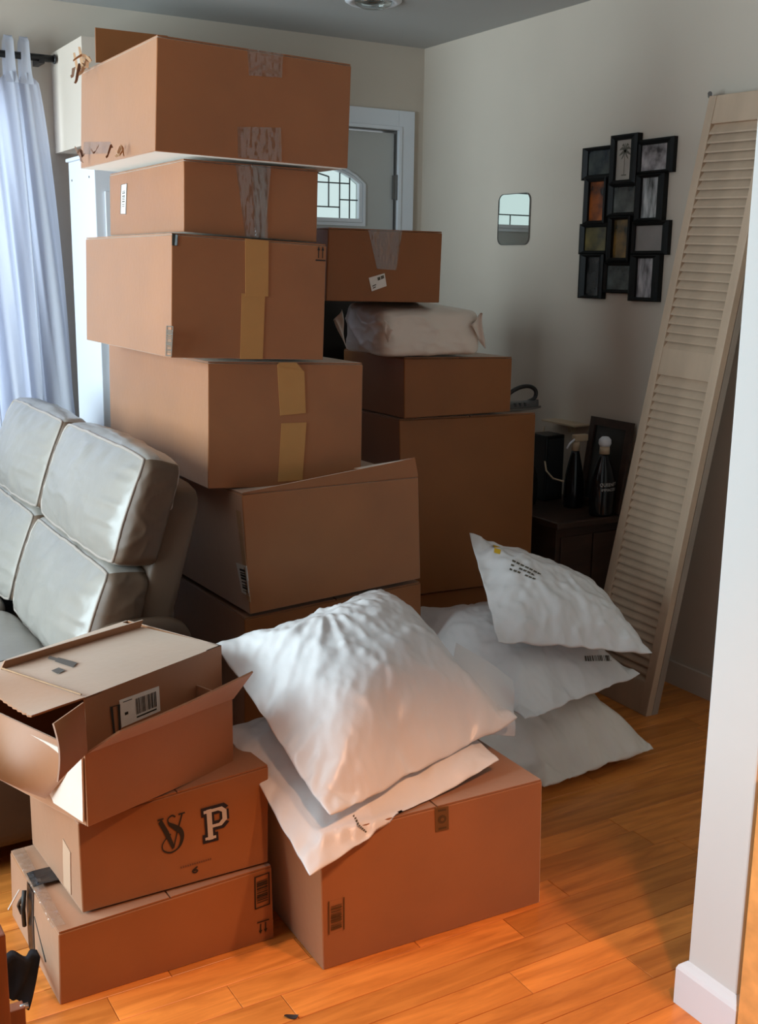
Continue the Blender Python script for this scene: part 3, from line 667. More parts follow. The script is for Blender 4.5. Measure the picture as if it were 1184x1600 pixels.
def onE(x, y):  # nearest point on the front plane, given world z/x pairs
    return Vector((0, 0, 0))
FE['front'].patch('barcode_label', [(0.656, 2.156, 0.505), (0.756, 2.202, 0.506), (0.755, 2.202, 0.563), (0.653, 2.155, 0.566)], paper, E_)
FE['front'].polys('barcode', [(0.656, 2.156, 0.505), (0.756, 2.202, 0.506), (0.755, 2.202, 0.563), (0.653, 2.155, 0.566)], bars(20, 12, .38, .92, .25, .85)+[[(.38, .12), (.9, .12), (.9, .18), (.38, .18)], [(.1, .4), (.18, .4), (.18, .5), (.1, .5)], [(.08, .88), (.3, .88), (.3, .91), (.08, .91)]], ink, E_)
FE['front'].polys('hand_hole', [(0.635, 2.147, 0.494), (0.653, 2.155, 0.493), (0.654, 2.155, 0.558), (0.630, 2.144, 0.560)], frame_polys(.25, .1), ink, E_)

# ------------------------------------------------------------------ leather sofa
def se(q, p=7.0):
    n = (abs(q[0])**p+abs(q[1])**p+abs(q[2])**p)**(1/p); return (q[0]/n, q[1]/n, q[2]/n)
def tri(c, q):
    a, b, d = [(x+1)/2 for x in q]
    lo = lerp(lerp(c[0], c[1], a), lerp(c[3], c[2], a), b); hi = lerp(lerp(c[4], c[5], a), lerp(c[7], c[6], a), b)
    return lerp(lo, hi, d)
class Puff:
    """soft box; c: 4 corners of the front face (a,b) then 4 of the back face; bulge per face (-a,+a,-b,+b,front,back)"""
    def __init__(s, c, bulge, p=7.0, wr=0.0, seed=0, scale=(1, 1, 1), pk=0.0):
        s.c = [Vector(v) for v in c]; s.b = bulge; s.p = p; s.wr = wr; s.seed = seed; s.pk = pk
    def P(s, q):
        k = max(abs(x) for x in q) or 1
        e = se(q, s.p) if k > .999 else q
        P0 = tri(s.c, e)
        ax = [(s.c[1]-s.c[0]).normalized(), (s.c[3]-s.c[0]).normalized(), (s.c[4]-s.c[0]).normalized()]
        for i in range(3):
            o = [(1-e[j]**2) for j in range(3) if j != i]
            f = max(0, o[0])*max(0, o[1])
            f = f**.6 if f > 0 else 0
            bb = s.b[2*i+1] if e[i] > 0 else s.b[2*i]
            P0 = P0+ax[i]*(bb*f*abs(e[i])**3*(1 if e[i] > 0 else -1))
        if s.wr:
            v = Vector((s.seed*3.1, s.seed, 0))
            r = 1-abs(noise.noise(Vector((P0.x*7, P0.y*7, P0.z*14))+v))*2
            r2 = 1-abs(noise.noise(Vector((P0.x*17, P0.y*17, P0.z*23))+v*2))*2
            nn = (P0-sum(s.c, Vector((0, 0, 0)))/8).normalized()
            P0 = P0+nn*(s.wr*(r**3)+s.wr*.4*r2**3)
        if s.pk:  # gathers running in from the front seams
            edge = min(1-abs(e[0]), 1-abs(e[1])); g = math.exp(-edge*4.0)*max(0, min(1, (edge-.10)*6))
            t = e[1] if abs(e[0]) > abs(e[1]) else e[0]
            P0 = P0+ax[2]*(-s.pk*g*math.sin(t*19+3*noise.noise(Vector((t*3, s.seed, 0)))))*(1 if e[2] < 0 else 0)
        return P0
    def build(s, name, m, parent, n=22, side=None):
        mb = MB(); idx = []
        for f in range(6):
            ax, sg = f//2, (1 if f % 2 else -1)
            def g(u, v, ax=ax, sg=sg):
                a, b = 2*u-1, 2*v-1
                q = [0, 0, 0]; q[ax] = sg; q[(ax+1) % 3] = a*sg; q[(ax+2) % 3] = b
                return s.P(q)
            mb.grid(g, n, n); idx += [1 if (side and ax == 0) else 0]*(n*n)
        o = mb.out(name, m, parent, smooth=True, weld=True, midx=idx)
        if side: o.data.materials.append(side)
        return o
    def rim(s, name, m, parent, d=-1, k=0.93, r=.0045, n=30):
        pts = []
        for i in range(4):
            for j in range(n):
                t = -1+2*j/n; q = {0: (t, -1, d), 1: (1, t, d), 2: (-t, 1, d), 3: (-1, -t, d)}[i]
                c = s.P(q); ctr = s.P((0, 0, d)); pts.append(c)
        pts.append(pts[0]); pts.append(pts[1])
        MB().tube(pts, r, 8, cap=False).out(name, m, parent, smooth=True)

sf = thing('sofa', 'grey leather reclining sofa at the left with piped double back cushions', 'sofa', (.6, 3.35, 0))
def cush(y0, y1, fb, ft, bt, bb, seed, name='back_cushion', bl=(.010, .010, .010, .020, .055, .01)):
    c = [(fb[0], y0, fb[1]), (fb[0], y1, fb[1]), (ft[0], y1, ft[1]), (ft[0], y0, ft[1]), (bb[0], y0, bb[1]), (bb[0], y1, bb[1]), (bt[0], y1, bt[1]), (bt[0], y0, bt[1])]
    p = Puff(c, bl, 11.0, .005, seed, pk=.007); o = p.build(name, leather, sf, 40, leather_s)
    p.rim('piping', piping_m, o, -1); p.rim('piping', piping_m, o, 1, r=.004)
    return p
cush(2.60, 3.345, (.792, .722), (.889, .992), (.975, .965), (.900, .708), 1)
cush(3.355, 4.03, (.792, .722), (.889, .992), (.975, .965), (.900, .708), 2)
cush(2.61, 3.345, (.695, .440), (.788, .712), (.890, .700), (.83, .44), 3)
cush(3.355, 4.03, (.695, .440), (.788, .712), (.890, .700), (.83, .44), 4)
c = [(.80, 2.612, .44), (.80, 4.02, .44), (.93, 4.02, .90), (.93, 2.612, .90), (.905, 2.60, .44), (.905, 4.03, .44), (1.035, 4.03, .905), (1.035, 2.60, .905)]
Puff(c, (.004,)*6, 12, 0, 5).build('back_panel', leather_s, sf, 16)
c = [(.10, 2.60, .24), (.10, 3.34, .24), (.10, 3.34, .44), (.10, 2.60, .44), (.70, 2.60, .24), (.70, 3.34, .24), (.70, 3.34, .45), (.70, 2.60, .45)]
def off(c, d): return [tuple(Vector(v)+Vector(d)) for v in c]
p = Puff(c, (.01, .01, .01, .04, .03, .0), 8, .004, 6); o = p.build('seat_cushion', leather, sf, 24)
p = Puff(off(c, (0, .75, 0)), (.01, .01, .01, .04, .03, .0), 8, .004, 7); o = p.build('seat_cushion', leather, sf, 24)
c = [(.12, 2.585, .05), (.12, 4.06, .05), (.12, 4.06, .23), (.12, 2.585, .23), (.95, 2.585, .05), (.95, 4.06, .05), (.95, 4.06, .43), (.95, 2.585, .43)]
Puff(c, (.006,)*6, 14, 0, 8).build('base', leather_s, sf, 16)
c = [(.70, 2.575, .42), (.70, 2.62, .42), (.74, 2.62, .585), (.74, 2.575, .585), (.99, 2.575, .40), (.99, 2.62, .40), (.965, 2.62, .575), (.965, 2.575, .575)]
Puff(c, (.01,)*6, 5, 0, 9).build('hinge_cover', leather_s, sf, 12)
for x, y in ((.2, 2.66), (.88, 2.66), (.2, 3.98), (.88, 3.98)):
    MB().lathe((x, y, 0), [(.02, 0), (.028, .055)], 14).out('foot', black, sf)

# ------------------------------------------------------------------ white shipping bags (cloth inflated by pressure)
def pillow(wd, ht, N, pressure, seed, frames=26, shrink=-0.06):
    Mn = int(N*ht/wd); vs = []; idx = {}; rd = random.Random(seed)
    for side in (0, 1):
        for j in range(Mn+1):
            for i in range(N+1):
                e = i in (0, N) or j in (0, Mn)
                if side and e: idx[(1, i, j)] = idx[(0, i, j)]; continue
                idx[(side, i, j)] = len(vs)
                vs.append(((i/N-.5)*wd, (j/Mn-.5)*ht, 0 if e else (.002+.006*rd.random())*(1 if side == 0 else -1)))
    fs = []
    for side in (0, 1):
        for j in range(Mn):
            for i in range(N):
                q = [idx[(side, i, j)], idx[(side, i+1, j)], idx[(side, i+1, j+1)], idx[(side, i, j+1)]]
                fs.append(q if side == 0 else q[::-1])
    me = bpy.data.meshes.new('sim'); me.from_pydata(vs, [], fs); o = bpy.data.objects.new('sim', me); COL.objects.link(o)
    m = o.modifiers.new('c', 'CLOTH'); s = m.settings
    s.quality = 5; s.mass = .15; s.tension_stiffness = 30; s.compression_stiffness = 30; s.shear_stiffness = 15; s.bending_stiffness = .15
    s.use_pressure = True; s.uniform_pressure_force = pressure; s.shrink_min = shrink; s.effector_weights.gravity = 0; s.air_damping = 3
    m.point_cache.frame_end = frames; sc.frame_start = 1
    for f in range(1, frames+1): sc.frame_set(f)
    a = [v.co.copy() for v in o.evaluated_get(bpy.context.evaluated_depsgraph_get()).data.vertices]
    sc.frame_set(1); bpy.data.objects.remove(o)
    X = [p.x for p in a]; Y = [p.y for p in a]; Z = max(abs(p.z) for p in a)
    x0, x1, y0, y1 = min(X), max(X), min(Y), max(Y)
    corner = [a[idx[(0, i, j)]] for i, j in ((0, Mn), (N, Mn), (N, 0), (0, 0))]
    return [(( (p.x-x0)/(x1-x0), (p.y-y0)/(y1-y0), p.z/Z), (vs[k][0]/wd+.5, vs[k][1]/ht+.5)) for k, p in enumerate(a)], fs
P1 = pillow(.80, .66, 60, 3.0, 11); P2 = pillow(.75, .60, 50, 2.0, 23); P3 = pillow(.6, .42, 46, 1.4, 31)
from mathutils.bvhtree import BVHTree
def bag(label, P, cs, up, dn, m, seed, crump=.006, pinch=None, group='white plastic shipping bags', sag=None, skew=None):
    """cs: far-left, far-right, near-right, near-left seam corners"""
    data, fs = P; BL, BR, FR, FL = [Vector(c) for c in cs]
    nrm = ((BR-BL).cross(BL-FL)).normalized()*1.0
    if nrm.z < 0: nrm = -nrm
    nrm = (nrm+Vector((0, 0, 1))).normalized()
    vs = []; sd = Vector((seed*1.7, seed*.9, seed*2.3))
    for (u, v, z), (ru, rv) in data:
        u = lerp(u, ru, .85); v = lerp(v, rv, .85); p = lerp(lerp(FL, FR, u), lerp(BL, BR, u), v)
        e = min(ru, 1-ru, rv, 1-rv)
        zz = (z*up if z > 0 else z*dn)
        q = p+nrm*zz
        if crump:
            s3 = Vector((ru*1.0, rv*1.0, 0))
            r = 1-2*abs(noise.noise(s3*5.5+sd)); r2 = 1-2*abs(noise.noise(s3*13+sd*2)); r3 = 1-2*abs(noise.noise(s3*27+sd))
            k = min(1, e*14)*(1 if z > 0 else .4)
            q = q+nrm*(crump*(max(0, r)**6*.9-.3*(1-r)+max(0, r2)**5*.6+r3*.06)*k)
            # gathers at the seam
            t = ru*40 if min(rv, 1-rv) < min(ru, 1-ru) else rv*34
            q = q+nrm*(crump*.9*math.sin(t+4*noise.noise(s3*3+sd))*math.exp(-e*16))*min(1, e*60)
        if pinch and z > 0:
            c0, rad, amp, nn = pinch; du = ru-c0[0]; dv = rv-c0[1]; rr = math.hypot(du, dv); an = math.atan2(dv, du)
            q = q+nrm*(amp*((1-abs(math.sin(an*nn*.5+1.6*noise.noise(Vector((an*1.5, seed, 0))))))**2.2*1.5-.4)*min(1, rr*9)*math.exp(-(rr/rad)**2)-amp*1.2*math.exp(-(rr/.05)**2))
        if sag: q = sag(q, ru, rv, z)
        vs.append(q)
    base = (BL+BR+FR+FL)/4; base.z = min(v.z for v in vs)
    t = thing('shipping_bag', label, 'bag', base, group)
    o = mesh('film', vs, fs, m, t, smooth=True)
    sb = o.modifiers.new('smooth', 'SUBSURF'); sb.levels = 1; sb.render_levels = 1
    bv = BVHTree.FromPolygons([tuple(v) for v in vs], [tuple(f) for f in fs])
    return t, bv
def on_bag(bv, t, name, pts, polys, m, d=(.5, .8, -.28), off=.002, nx=1):
    d = Vector(d).normalized(); A, B, C, D = [Vector(p) for p in pts]; vs = []; fs_ = []
    for pl in polys:
        b = len(vs); ok = True; loc = []
        for x, y in pl:
            p = lerp(lerp(A, B, x), lerp(D, C, x), y); h = bv.ray_cast(p-d*.6, d)
            if h[0] is None: ok = False; break
            loc.append(h[0]-d*off)
        if ok: vs += loc; fs_.append(tuple(range(b, b+len(loc))))
    if vs: return mesh(name, vs, fs_, m, t)
def gridpolys(n, k): return [[(i/n, j/k), ((i+1)/n, j/k), ((i+1)/n, (j+1)/k), (i/n, (j+1)/k)] for i in range(n) for j in range(k)]
def dash(n, k, seed, hgt=.6):
    rd = random.Random(seed); out = []
    for j in range(k):
        for i in range(n):
            if rd.random() < .88: out.append([((i+.05)/n, (j+.2)/k), ((i+rd.uniform(.6, .95))/n, (j+.2)/k), ((i+.85)/n, (j+.2+hgt)/k), ((i+.05)/n, (j+.2+hgt)/k)])
    return out
t2, v2 = bag('flatter white bag under the plump bag, drooping over the front carton corner', P2, [(.93, 2.27, .405), (1.50, 2.40, .40), (1.475, 1.92, .345), (.915, 1.80, .262)], .06, .04, plastic, 5,
    sag=lambda q, u, v, z: Vector((q.x, q.y, max(q.z, .317) if (q.x > .965 and q.y > 1.855) else q.z)))
t1, v1 = bag('plump white bag with gathered creases on top of the front carton', P1, [(.95, 2.37, .575), (1.54, 2.585, .575), (1.585, 2.0, .385), (.982, 1.845, .345)], .165, .05, plastic, 2, crump=.0065, pinch=((.40, .74), .26, .012, 17))
u1, w1 = bag('large flat white bag lying on the floor below the other right-hand bags', P2, [(1.76, 2.80, .14), (2.38, 2.78, .12), (2.33, 2.28, .045), (1.88, 2.25, .03)], .13, .10, plastic_b, 8,
    sag=lambda q, u, v, z: Vector((q.x, q.y, max(q.z, .003))))
u2, w2 = bag('white bag in the middle of the right-hand pile with a printed strip', P1, [(1.77, 2.88, .40), (2.27, 2.86, .36), (2.42, 2.45, .205), (1.76, 2.20, .27)], .115, .045, plastic, 13)
u3, w3 = bag('topmost grey-white bag of the right-hand pile with yellow sticker and black writing', P3, [(1.945, 2.75, .665), (2.38, 2.66, .455), (2.345, 2.33, .325), (1.795, 2.38, .435)], .085, .035, plastic, 17, crump=.009)
on_bag(w3, u3, 'yellow_sticker', [(1.952, 2.620, 0.625), (1.973, 2.620, 0.616), (1.982, 2.620, 0.643), (1.958, 2.620, 0.653)], gridpolys(2, 2), yellow)
on_bag(w3, u3, 'black_writing', [(1.987, 2.600, 0.567), (2.076, 2.600, 0.524), (2.110, 2.600, 0.542), (2.004, 2.600, 0.605)], dash(7, 3, 4, .45), ink_g)
on_bag(w2, u2, 'printed_strip', [(2.144, 2.400, 0.317), (2.262, 2.400, 0.295), (2.258, 2.400, 0.314), (2.143, 2.400, 0.333)], bars(16, 5, 0, 1, 0, 1), ink_g)
on_bag(v2, t2, 'small_print', [(1.037, 1.850, 0.335), (1.073, 1.850, 0.297), (1.077, 1.850, 0.301), (1.043, 1.850, 0.338)], dash(9, 1, 6), ink_g)
# recycling-style triangle on the plump bag
on_bag(v1, t1, 'triangle_print', [(1.468, 1.950, 0.331), (1.499, 1.950, 0.334), (1.497, 1.950, 0.363), (1.466, 1.950, 0.360)], [[(.0, .0), (.12, .0), (.55, .9), (.45, 1)], [(.0, 0), (1, .0), (1, .12), (.1, .12)], [(.88, .0), (1, .0), (.55, 1), (.45, .9)]], ink_g)
# loose fold of film at the right end of the plump bag
fa_, fb_, fc_, fd_ = [Vector(p) for p in ((1.379, 2.030, 0.399), (1.603, 2.040, 0.332), (1.654, 2.120, 0.442), (1.550, 2.220, 0.534))]
def fold(u, v, o):
    p = lerp(lerp(fa_, fb_, u), lerp(fd_, fc_, u), v)
    return p+Vector((-.2, -.7, .6))*(.022*math.sin(math.pi*v)*math.sin(math.pi*min(1, u*.9+.1))+.006*math.sin(v*11+u*6)*u-.02*(1-u)**2+o)
MB().slab(fold, 22, 20, .0015).out('loose_fold', plastic, t1, smooth='angle')
# seam tabs
MB().slab(lambda u, v, o: lerp(Vector((2.241, 2.400, 0.361)), Vector((2.323, 2.410, 0.347)), u)+Vector((0, 0, 1))*((v-.5)*.010+u*.012+o), 4, 1, .001).out('seam_tab', plastic, u3)

# wrapped parcel in the right stack
pa = thing('wrapped_parcel', 'boxy parcel in crumpled white plastic between two right-stack cartons', 'parcel', (1.95, 3.15, 1.18))
c = [(1.785, 3.00, 1.182), (2.155, 3.0, 1.180), (2.150, 3.01, 1.315), (1.785, 3.01, 1.322), (1.80, 3.28, 1.182), (2.14, 3.28, 1.182), (2.14, 3.28, 1.335), (1.80, 3.28, 1.335)]
c = [c[i] for i in (0, 1, 2, 3, 4, 5, 6, 7)]
pp = Puff(c, (.01, .008, .0, .012, .008, .008), 11, .007, 4); pp.build('film', plastic_b, pa, 34)
def ear(pts, name='folded_ear'):
    A, B, C = [Vector(p) for p in pts]
    MB().slab(lambda u, v, o: lerp(lerp(A, B, v), C, u)+Vector((0, -1, 0))*(o+.006*math.sin(v*7+u*5)), 8, 8, .0015).out(name, plastic_b, pa, smooth=True)
ear([(2.100, 2.990, 1.275), (2.158, 2.990, 1.199), (2.137, 2.985, 1.314)]); ear([(1.769, 2.985, 1.299), (1.786, 2.985, 1.227), (1.800, 2.975, 1.266)])
ear([(1.689, 3.100, 1.324), (1.704, 3.100, 1.202), (1.673, 3.120, 1.290)])

# ------------------------------------------------------------------ louvered bifold door leaning on the wall
nb, fb, ft, nt = Vector((2.560, 2.562, 0)), Vector((2.565, 2.885, 0)), Vector((2.800, 2.712, 1.999)), Vector((2.775, 2.417, 1.988))
ld = thing('louvered_door', 'folded louvered closet door leaning on the right wall', 'door', (2.62, 2.7, 0))
LH = (ft-fb).length; nrm = (fb-nb).cross(nt-nb).normalized()   # pointing to the viewer side or away
if nrm.x > 0: nrm = -nrm
def LP(a, t, o): return lerp(lerp(nb, fb, a), lerp(nt, ft, a), t)+nrm*o
def member(name, a0, a1, t0, t1, o0, o1, m, parent, bev=.002):
    mb = MB().hexa([LP(a0, t0, o0), LP(a1, t0, o0), LP(a1, t0, o1), LP(a0, t0, o1), LP(a0, t1, o0), LP(a1, t1, o0), LP(a1, t1, o1), LP(a0, t1, o1)])
    return mb.out(name, m, parent, bevel=bev, weld=True)
SW = .115
for leaf, (oo, name) in enumerate(((0, 'front_leaf'), (-.0275, 'rear_leaf'))):
    lo, hi = oo-.026, oo
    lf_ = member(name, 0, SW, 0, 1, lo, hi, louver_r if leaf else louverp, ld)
    member('stile', 1-SW, 1, 0, 1, lo, hi, louverp, lf_)
    member('bottom_rail', SW, 1-SW, 0, .055, lo+.002, hi-.002, louverp, lf_)
    member('middle_rail', SW, 1-SW, .560, .603, lo+.002, hi-.002, louverp, lf_)
    member('top_rail', SW, 1-SW, .957, 1, lo+.002, hi-.002, louverp, lf_)
    for t0, t1, n in ((.055, .560, 36), (.603, .957, 25)):
        if leaf:
            mb = MB()
        for k in range(n):
            ta = t0+(t1-t0)*k/n; st_ = (t1-t0)/n
            q = [LP(SW, ta-st_*.15, hi-.003), LP(1-SW, ta-st_*.15, hi-.003), LP(1-SW, ta+st_*1.05, lo+.004), LP(SW, ta+st_*1.05, lo+.004)]
            q2 = [p+Vector((0, 0, .0055)) for p in q]
            if leaf: mb.hexa(q+q2)
            else: MB().hexa(q+q2).out('slat', louverp, lf_, weld=True)
        if leaf:
            o = mb.out('slats', louverp, lf_); o['kind'] = 'stuff'
MB().tube([(2.845, 2.753, 2.007), (2.800, 2.710, 2.006)], .007, 10).out('pivot_pin', grey_m, ld)

# ------------------------------------------------------------------ side table and what stands on it
tb = thing('side_table', 'dark brown side table in the corner behind the white bags', 'table', (2.68, 3.25, 0))
MB().box(2.50, 2.864, 2.99, 3.52, .555, .580).out('table_top', dwood, tb, bevel=.004)
MB().box(2.52, 2.85, 3.02, 3.50, .10, .554).out('body', dwood, tb, bevel=.002)
MB().box(2.54, 2.682, 3.012, 3.019, .14, .52).out('door', dwood, tb, bevel=.002); MB().box(2.69, 2.83, 3.012, 3.019, .14, .52).out('door', dwood, tb, bevel=.002)
for x, y in ((2.53, 3.03), (2.84, 3.03), (2.53, 3.49), (2.84, 3.49)): MB().tube([(x, y, 0), (x, y, .10)], .016, 10).out('leg', dwood, tb)
Z0 = .5805
def bottle(label, x, y, prof, sx, sy, sprayer, text):
    b = thing('spray_bottle', label, 'bottle', (x, y, Z0), 'black bottles on the side table')
    MB().lathe((x, y, Z0), prof, 28, sx, sy).out('bottle_body', mat('black_glossy_bottle', (.006, .006, .008), .16), b, smooth=True)
    zt = Z0+prof[-1][1]
    return b, zt
b1, zt = bottle('narrow black trigger spray bottle on the side table, left of the two', 2.735, 3.19, [(.0, 0), (.034, 0), (.037, .01), (.037, .08), (.034, .12), (.024, .17), (.016, .205), (.014, .215)], 1, 1, True, None)
MB().lathe((2.735, 3.19, zt), [(.015, 0), (.015, .03), (.011, .034)], 16).out('collar', cream, b1, smooth=True)
MB().obox((2.722, 3.175, zt+.034), (.06, .0, .0), (0, .026, 0), (0, 0, .026)).out('trigger_head', cream, b1, bevel=.004)
MB().tube([(2.728, 3.185, zt+.045), (2.70, 3.182, zt+.03), (2.685, 3.18, zt+.012)], .004, 8).out('trigger', gloss, b1, smooth=True)
b2, zt = bottle('broad black bottle with white lettering and cream cap on the side table', 2.738, 3.035, [(.0, 0), (.046, 0), (.050, .01), (.050, .10), (.047, .135), (.035, .175), (.020, .21), (.018, .225)], 1, .8, False, None)
MB().lathe((2.738, 3.035, zt), [(.019, 0), (.018, .028)], 16).out('collar', cream, b2, smooth=True)
MB().lathe((2.738, 3.035, zt+.028), [(.018, 0), (.022, .01), (.021, .024), (.012, .034), (.0, .036)], 16, 1.1).out('cap', gloss, b2, smooth=True)
def text3(s, size, loc, rz, parent, m, name, r=.05):
    cu = bpy.data.curves.new('t', 'FONT'); cu.body = s; cu.size = size; cu.align_x = 'CENTER'
    to = bpy.data.objects.new('t', cu); COL.objects.link(to); bpy.context.view_layer.update()
    me = bpy.data.meshes.new_from_object(to.evaluated_get(bpy.context.evaluated_depsgraph_get())); bpy.data.objects.remove(to)
    vs = []
    for v in me.vertices:   # wrapped round the bottle
        a = v.co.x/r; x = math.sin(a)*r; y = -math.cos(a)*r*.8; p = Vector((x, y-.0008, v.co.y))
        vs.append(Matrix.Rotation(rz, 3, 'Z') @ p+Vector(loc))
    return mesh(name, vs, [tuple(p.vertices) for p in me.polygons], m, parent)
text3('QUEENETT', .017, (2.738, 3.035, Z0+.112), 0, b2, ink_white, 'lettering')
text3('IMMACOLE', .014, (2.738, 3.035, Z0+.094), 0, b2, ink_white, 'lettering')
# dark leaning picture frame, black speaker box, cable
pfm = thing('leaning_frame', 'dark wooden picture frame leaning on the wall behind the bottles', 'picture frame', (2.82, 3.08, Z0))
A0 = Vector((2.795, 3.215, Z0+.001)); A1 = Vector((2.795, 2.995, Z0+.001)); T0 = Vector((2.855, 3.235, .912)); T1 = Vector((2.855, 3.010, .912)); nn = Vector((-.98, 0, .18))
def fr_(u, v, o): return lerp(lerp(A0, A1, u), lerp(T0, T1, u), v)+nn*o
for nm_, (a, b, c_, d_) in (('frame_rail', (0, 1, 0, .09)), ('frame_rail', (0, 1, .91, 1)), ('frame_rail', (0, .12, .09, .91)), ('frame_rail', (.88, 1, .09, .91))):
    MB().slab(lambda u, v, o: fr_(lerp(a, b, u), lerp(c_, d_, v), o), 1, 1, .014).out(nm_, dwood, pfm)
MB().slab(lambda u, v, o: fr_(lerp(.12, .88, u), lerp(.09, .91, v), o+.002), 1, 1, .004).out('picture', mat('dark_picture', (.03, .028, .026), .25), pfm)
sp_ = thing('small_speaker', 'black box-shaped device on the side table beside the left bottle', 'speaker', (2.75, 3.38, Z0))
MB().box(2.70, 2.79, 3.32, 3.42, Z0, .835).out('housing', black, sp_, bevel=.004)
MB().box(2.707, 2.783, 3.3165, 3.3195, Z0+.02, .82).out('grille', mat('speaker_grille', (.014, .014, .016), .7), sp_)
vs_ = thing('black_vase', 'black tapered vase partly hidden behind the tall plain carton', 'vase', (2.61, 3.33, Z0))
MB().lathe((2.61, 3.33, Z0), [(.045, 0), (.052, .03), (.050, .10), (.038, .14), (.022, .17), (.018, .21), (.022, .215)], 24).out('vase_body', black, vs_, smooth=True)
wc = MB().tube([(2.790, 3.448, 0.848), (2.760, 3.423, 0.795), (2.730, 3.366, 0.749), (2.660, 3.264, 0.713), (2.660, 3.221, 0.689), (2.660, 3.161, 0.689)], .0035, 8).out('power_cable', cream, smooth=True)
tag(wc, 'thin cream cable hanging down behind the black bottles', 'cable')
sh = thing('wall_shelf', 'small cream ledge on the right wall above the black bottles', 'shelf', (2.83, 3.36, .875))
MB().box(2.79, XR-.001, 3.27, 3.47, .868, .876).out('board', cream, sh, bevel=.002)
MB().box(2.845, XR-.001, 3.35, 3.37, .835, .867).out('bracket', cream, sh)

# iron on the tall carton
ir = thing('clothes_iron', 'small black-handled iron resting on the tall plain carton', 'iron', (2.41, 3.12, .972))
ic = Vector((2.425, 3.13, .973)); MBd = MB()
def sole(u, v, o):
    l = (u-.5)*.17; wd = .042*(1-max(0, u-.35)**2*2.1)
    return ic+Vector((l, (v-.5)*2*wd*.9, o))
MB().slab(sole, 12, 6, .008).out('sole_plate', grey_m, ir)
def bodyf(u, v, o):
    l = (u-.5)*.15; wd = .036*(1-max(0, u-.35)**2*2.1); return ic+Vector((l, (v-.5)*2*wd*.9, .0085+o*(.55+.45*math.sin(math.pi*v))))
MB().slab(bodyf, 12, 8, .022).out('housing', mat('grey_housing', (.09, .09, .09), .35), ir, smooth=False)
hp = spl([(-.078, .018), (-.055, .050), (-.01, .070), (.035, .072), (.062, .055), (.058, .03), (.030, .018)], 30)
MB().tube([ic+Vector((x, 0, z+.006)) for x, z in hp], .0075, 10).out('handle', black, ir, smooth=True)
for k in range(3): MB().lathe(ic+Vector((-.05+.022*k, -.030, .014)), [(.005, 0), (.005, .012)], 8).out('dial', black, ir)

# ------------------------------------------------------------------ right wall: mirror and collage frame
mr_ = thing('wall_mirror', 'small round-cornered frameless mirror on the right wall', 'mirror', (XR-.003, 3.795, 1.553))
def rrect(y0, y1, z0, z1, r, n=6):
    P = []
    for cy, cz, a0 in ((y1-r, z1-r, 0), (y0+r, z1-r, 90), (y0+r, z0+r, 180), (y1-r, z0+r, 270)):
        for k in range(n+1):
            a = math.radians(a0+90*k/n); P.append((cy+r*math.cos(a), cz+r*math.sin(a)))
    return P
RP = rrect(3.692, 3.898, 1.553, 1.752, .03); n = len(RP)
vsx = [Vector((XR-.006, y, z)) for y, z in RP]+[Vector((XR-.001, y, z)) for y, z in RP]
mesh('glass', vsx, [tuple(range(n)), tuple(range(2*n-1, n-1, -1))]+[((i+1) % n, i, n+i, n+(i+1) % n) for i in range(n)], mirrorm, mr_)
RQ = rrect(3.6895, 3.9005, 1.5505, 1.7545, .031)
ed_ = MB(); ed_.v = [Vector((XR-.0075, y, z)) for y, z in RQ]+[Vector((XR-.0075, y, z)) for y, z in RP]+[Vector((XR-.0005, y, z)) for y, z in RQ]
ed_.f = [f for i in range(n) for f in ((i, (i+1) % n, n+(i+1) % n, n+i), (2*n+i, 2*n+(i+1) % n, (i+1) % n, i))]
ed_.out('edge_trim', grey_m, mr_)

cf = thing('collage_frame', 'black twelve-opening photo collage frame on the right wall', 'picture frame', (XR-.01, 3.16, 1.35))
def pic(name, c1, c2, sc_, rough=.12, st=(1, 1, 1)):
    m = mat(name, c1, rough); vary(m, sc_, .5, stretch=st, c2=c2, detail=5); return m
pics = [pic('photo_night_sea', (.02, .03, .05), (.09, .10, .09), 14), pic('photo_palm_paper', (.55, .48, .42), (.62, .55, .48), 3), pic('photo_street_glare', (.10, .09, .10), (.60, .56, .58), 20),  # right-column prints are brightened to carry a painted window reflection
        pic('photo_orange_fish', (.03, .03, .03), (.55, .13, .02), 13), pic('photo_harbour', (.03, .045, .055), (.13, .14, .13), 16), pic('photo_waterfall_glare', (.07, .08, .08), (.62, .64, .66), 12, st=(1, 5, 1)),
        pic('photo_field', (.03, .04, .04), (.22, .17, .06), 13), pic('photo_coral', (.04, .05, .04), (.40, .22, .05), 14), pic('photo_sketch_glare', (.50, .44, .42), (.20, .18, .17), 12),
        pic('photo_dim_people', (.02, .02, .02), (.08, .08, .08), 14), pic('photo_rocks', (.03, .04, .045), (.10, .12, .12), 18), pic('photo_portrait_glare', (.10, .08, .10), (.58, .55, .58), 14, st=(1, 4, 1))]
for m_ in pics: m_.node_tree.nodes['Principled BSDF'].inputs['Coat Weight'].default_value = .8; m_.node_tree.nodes['Principled BSDF'].inputs['Coat Roughness'].default_value = .05
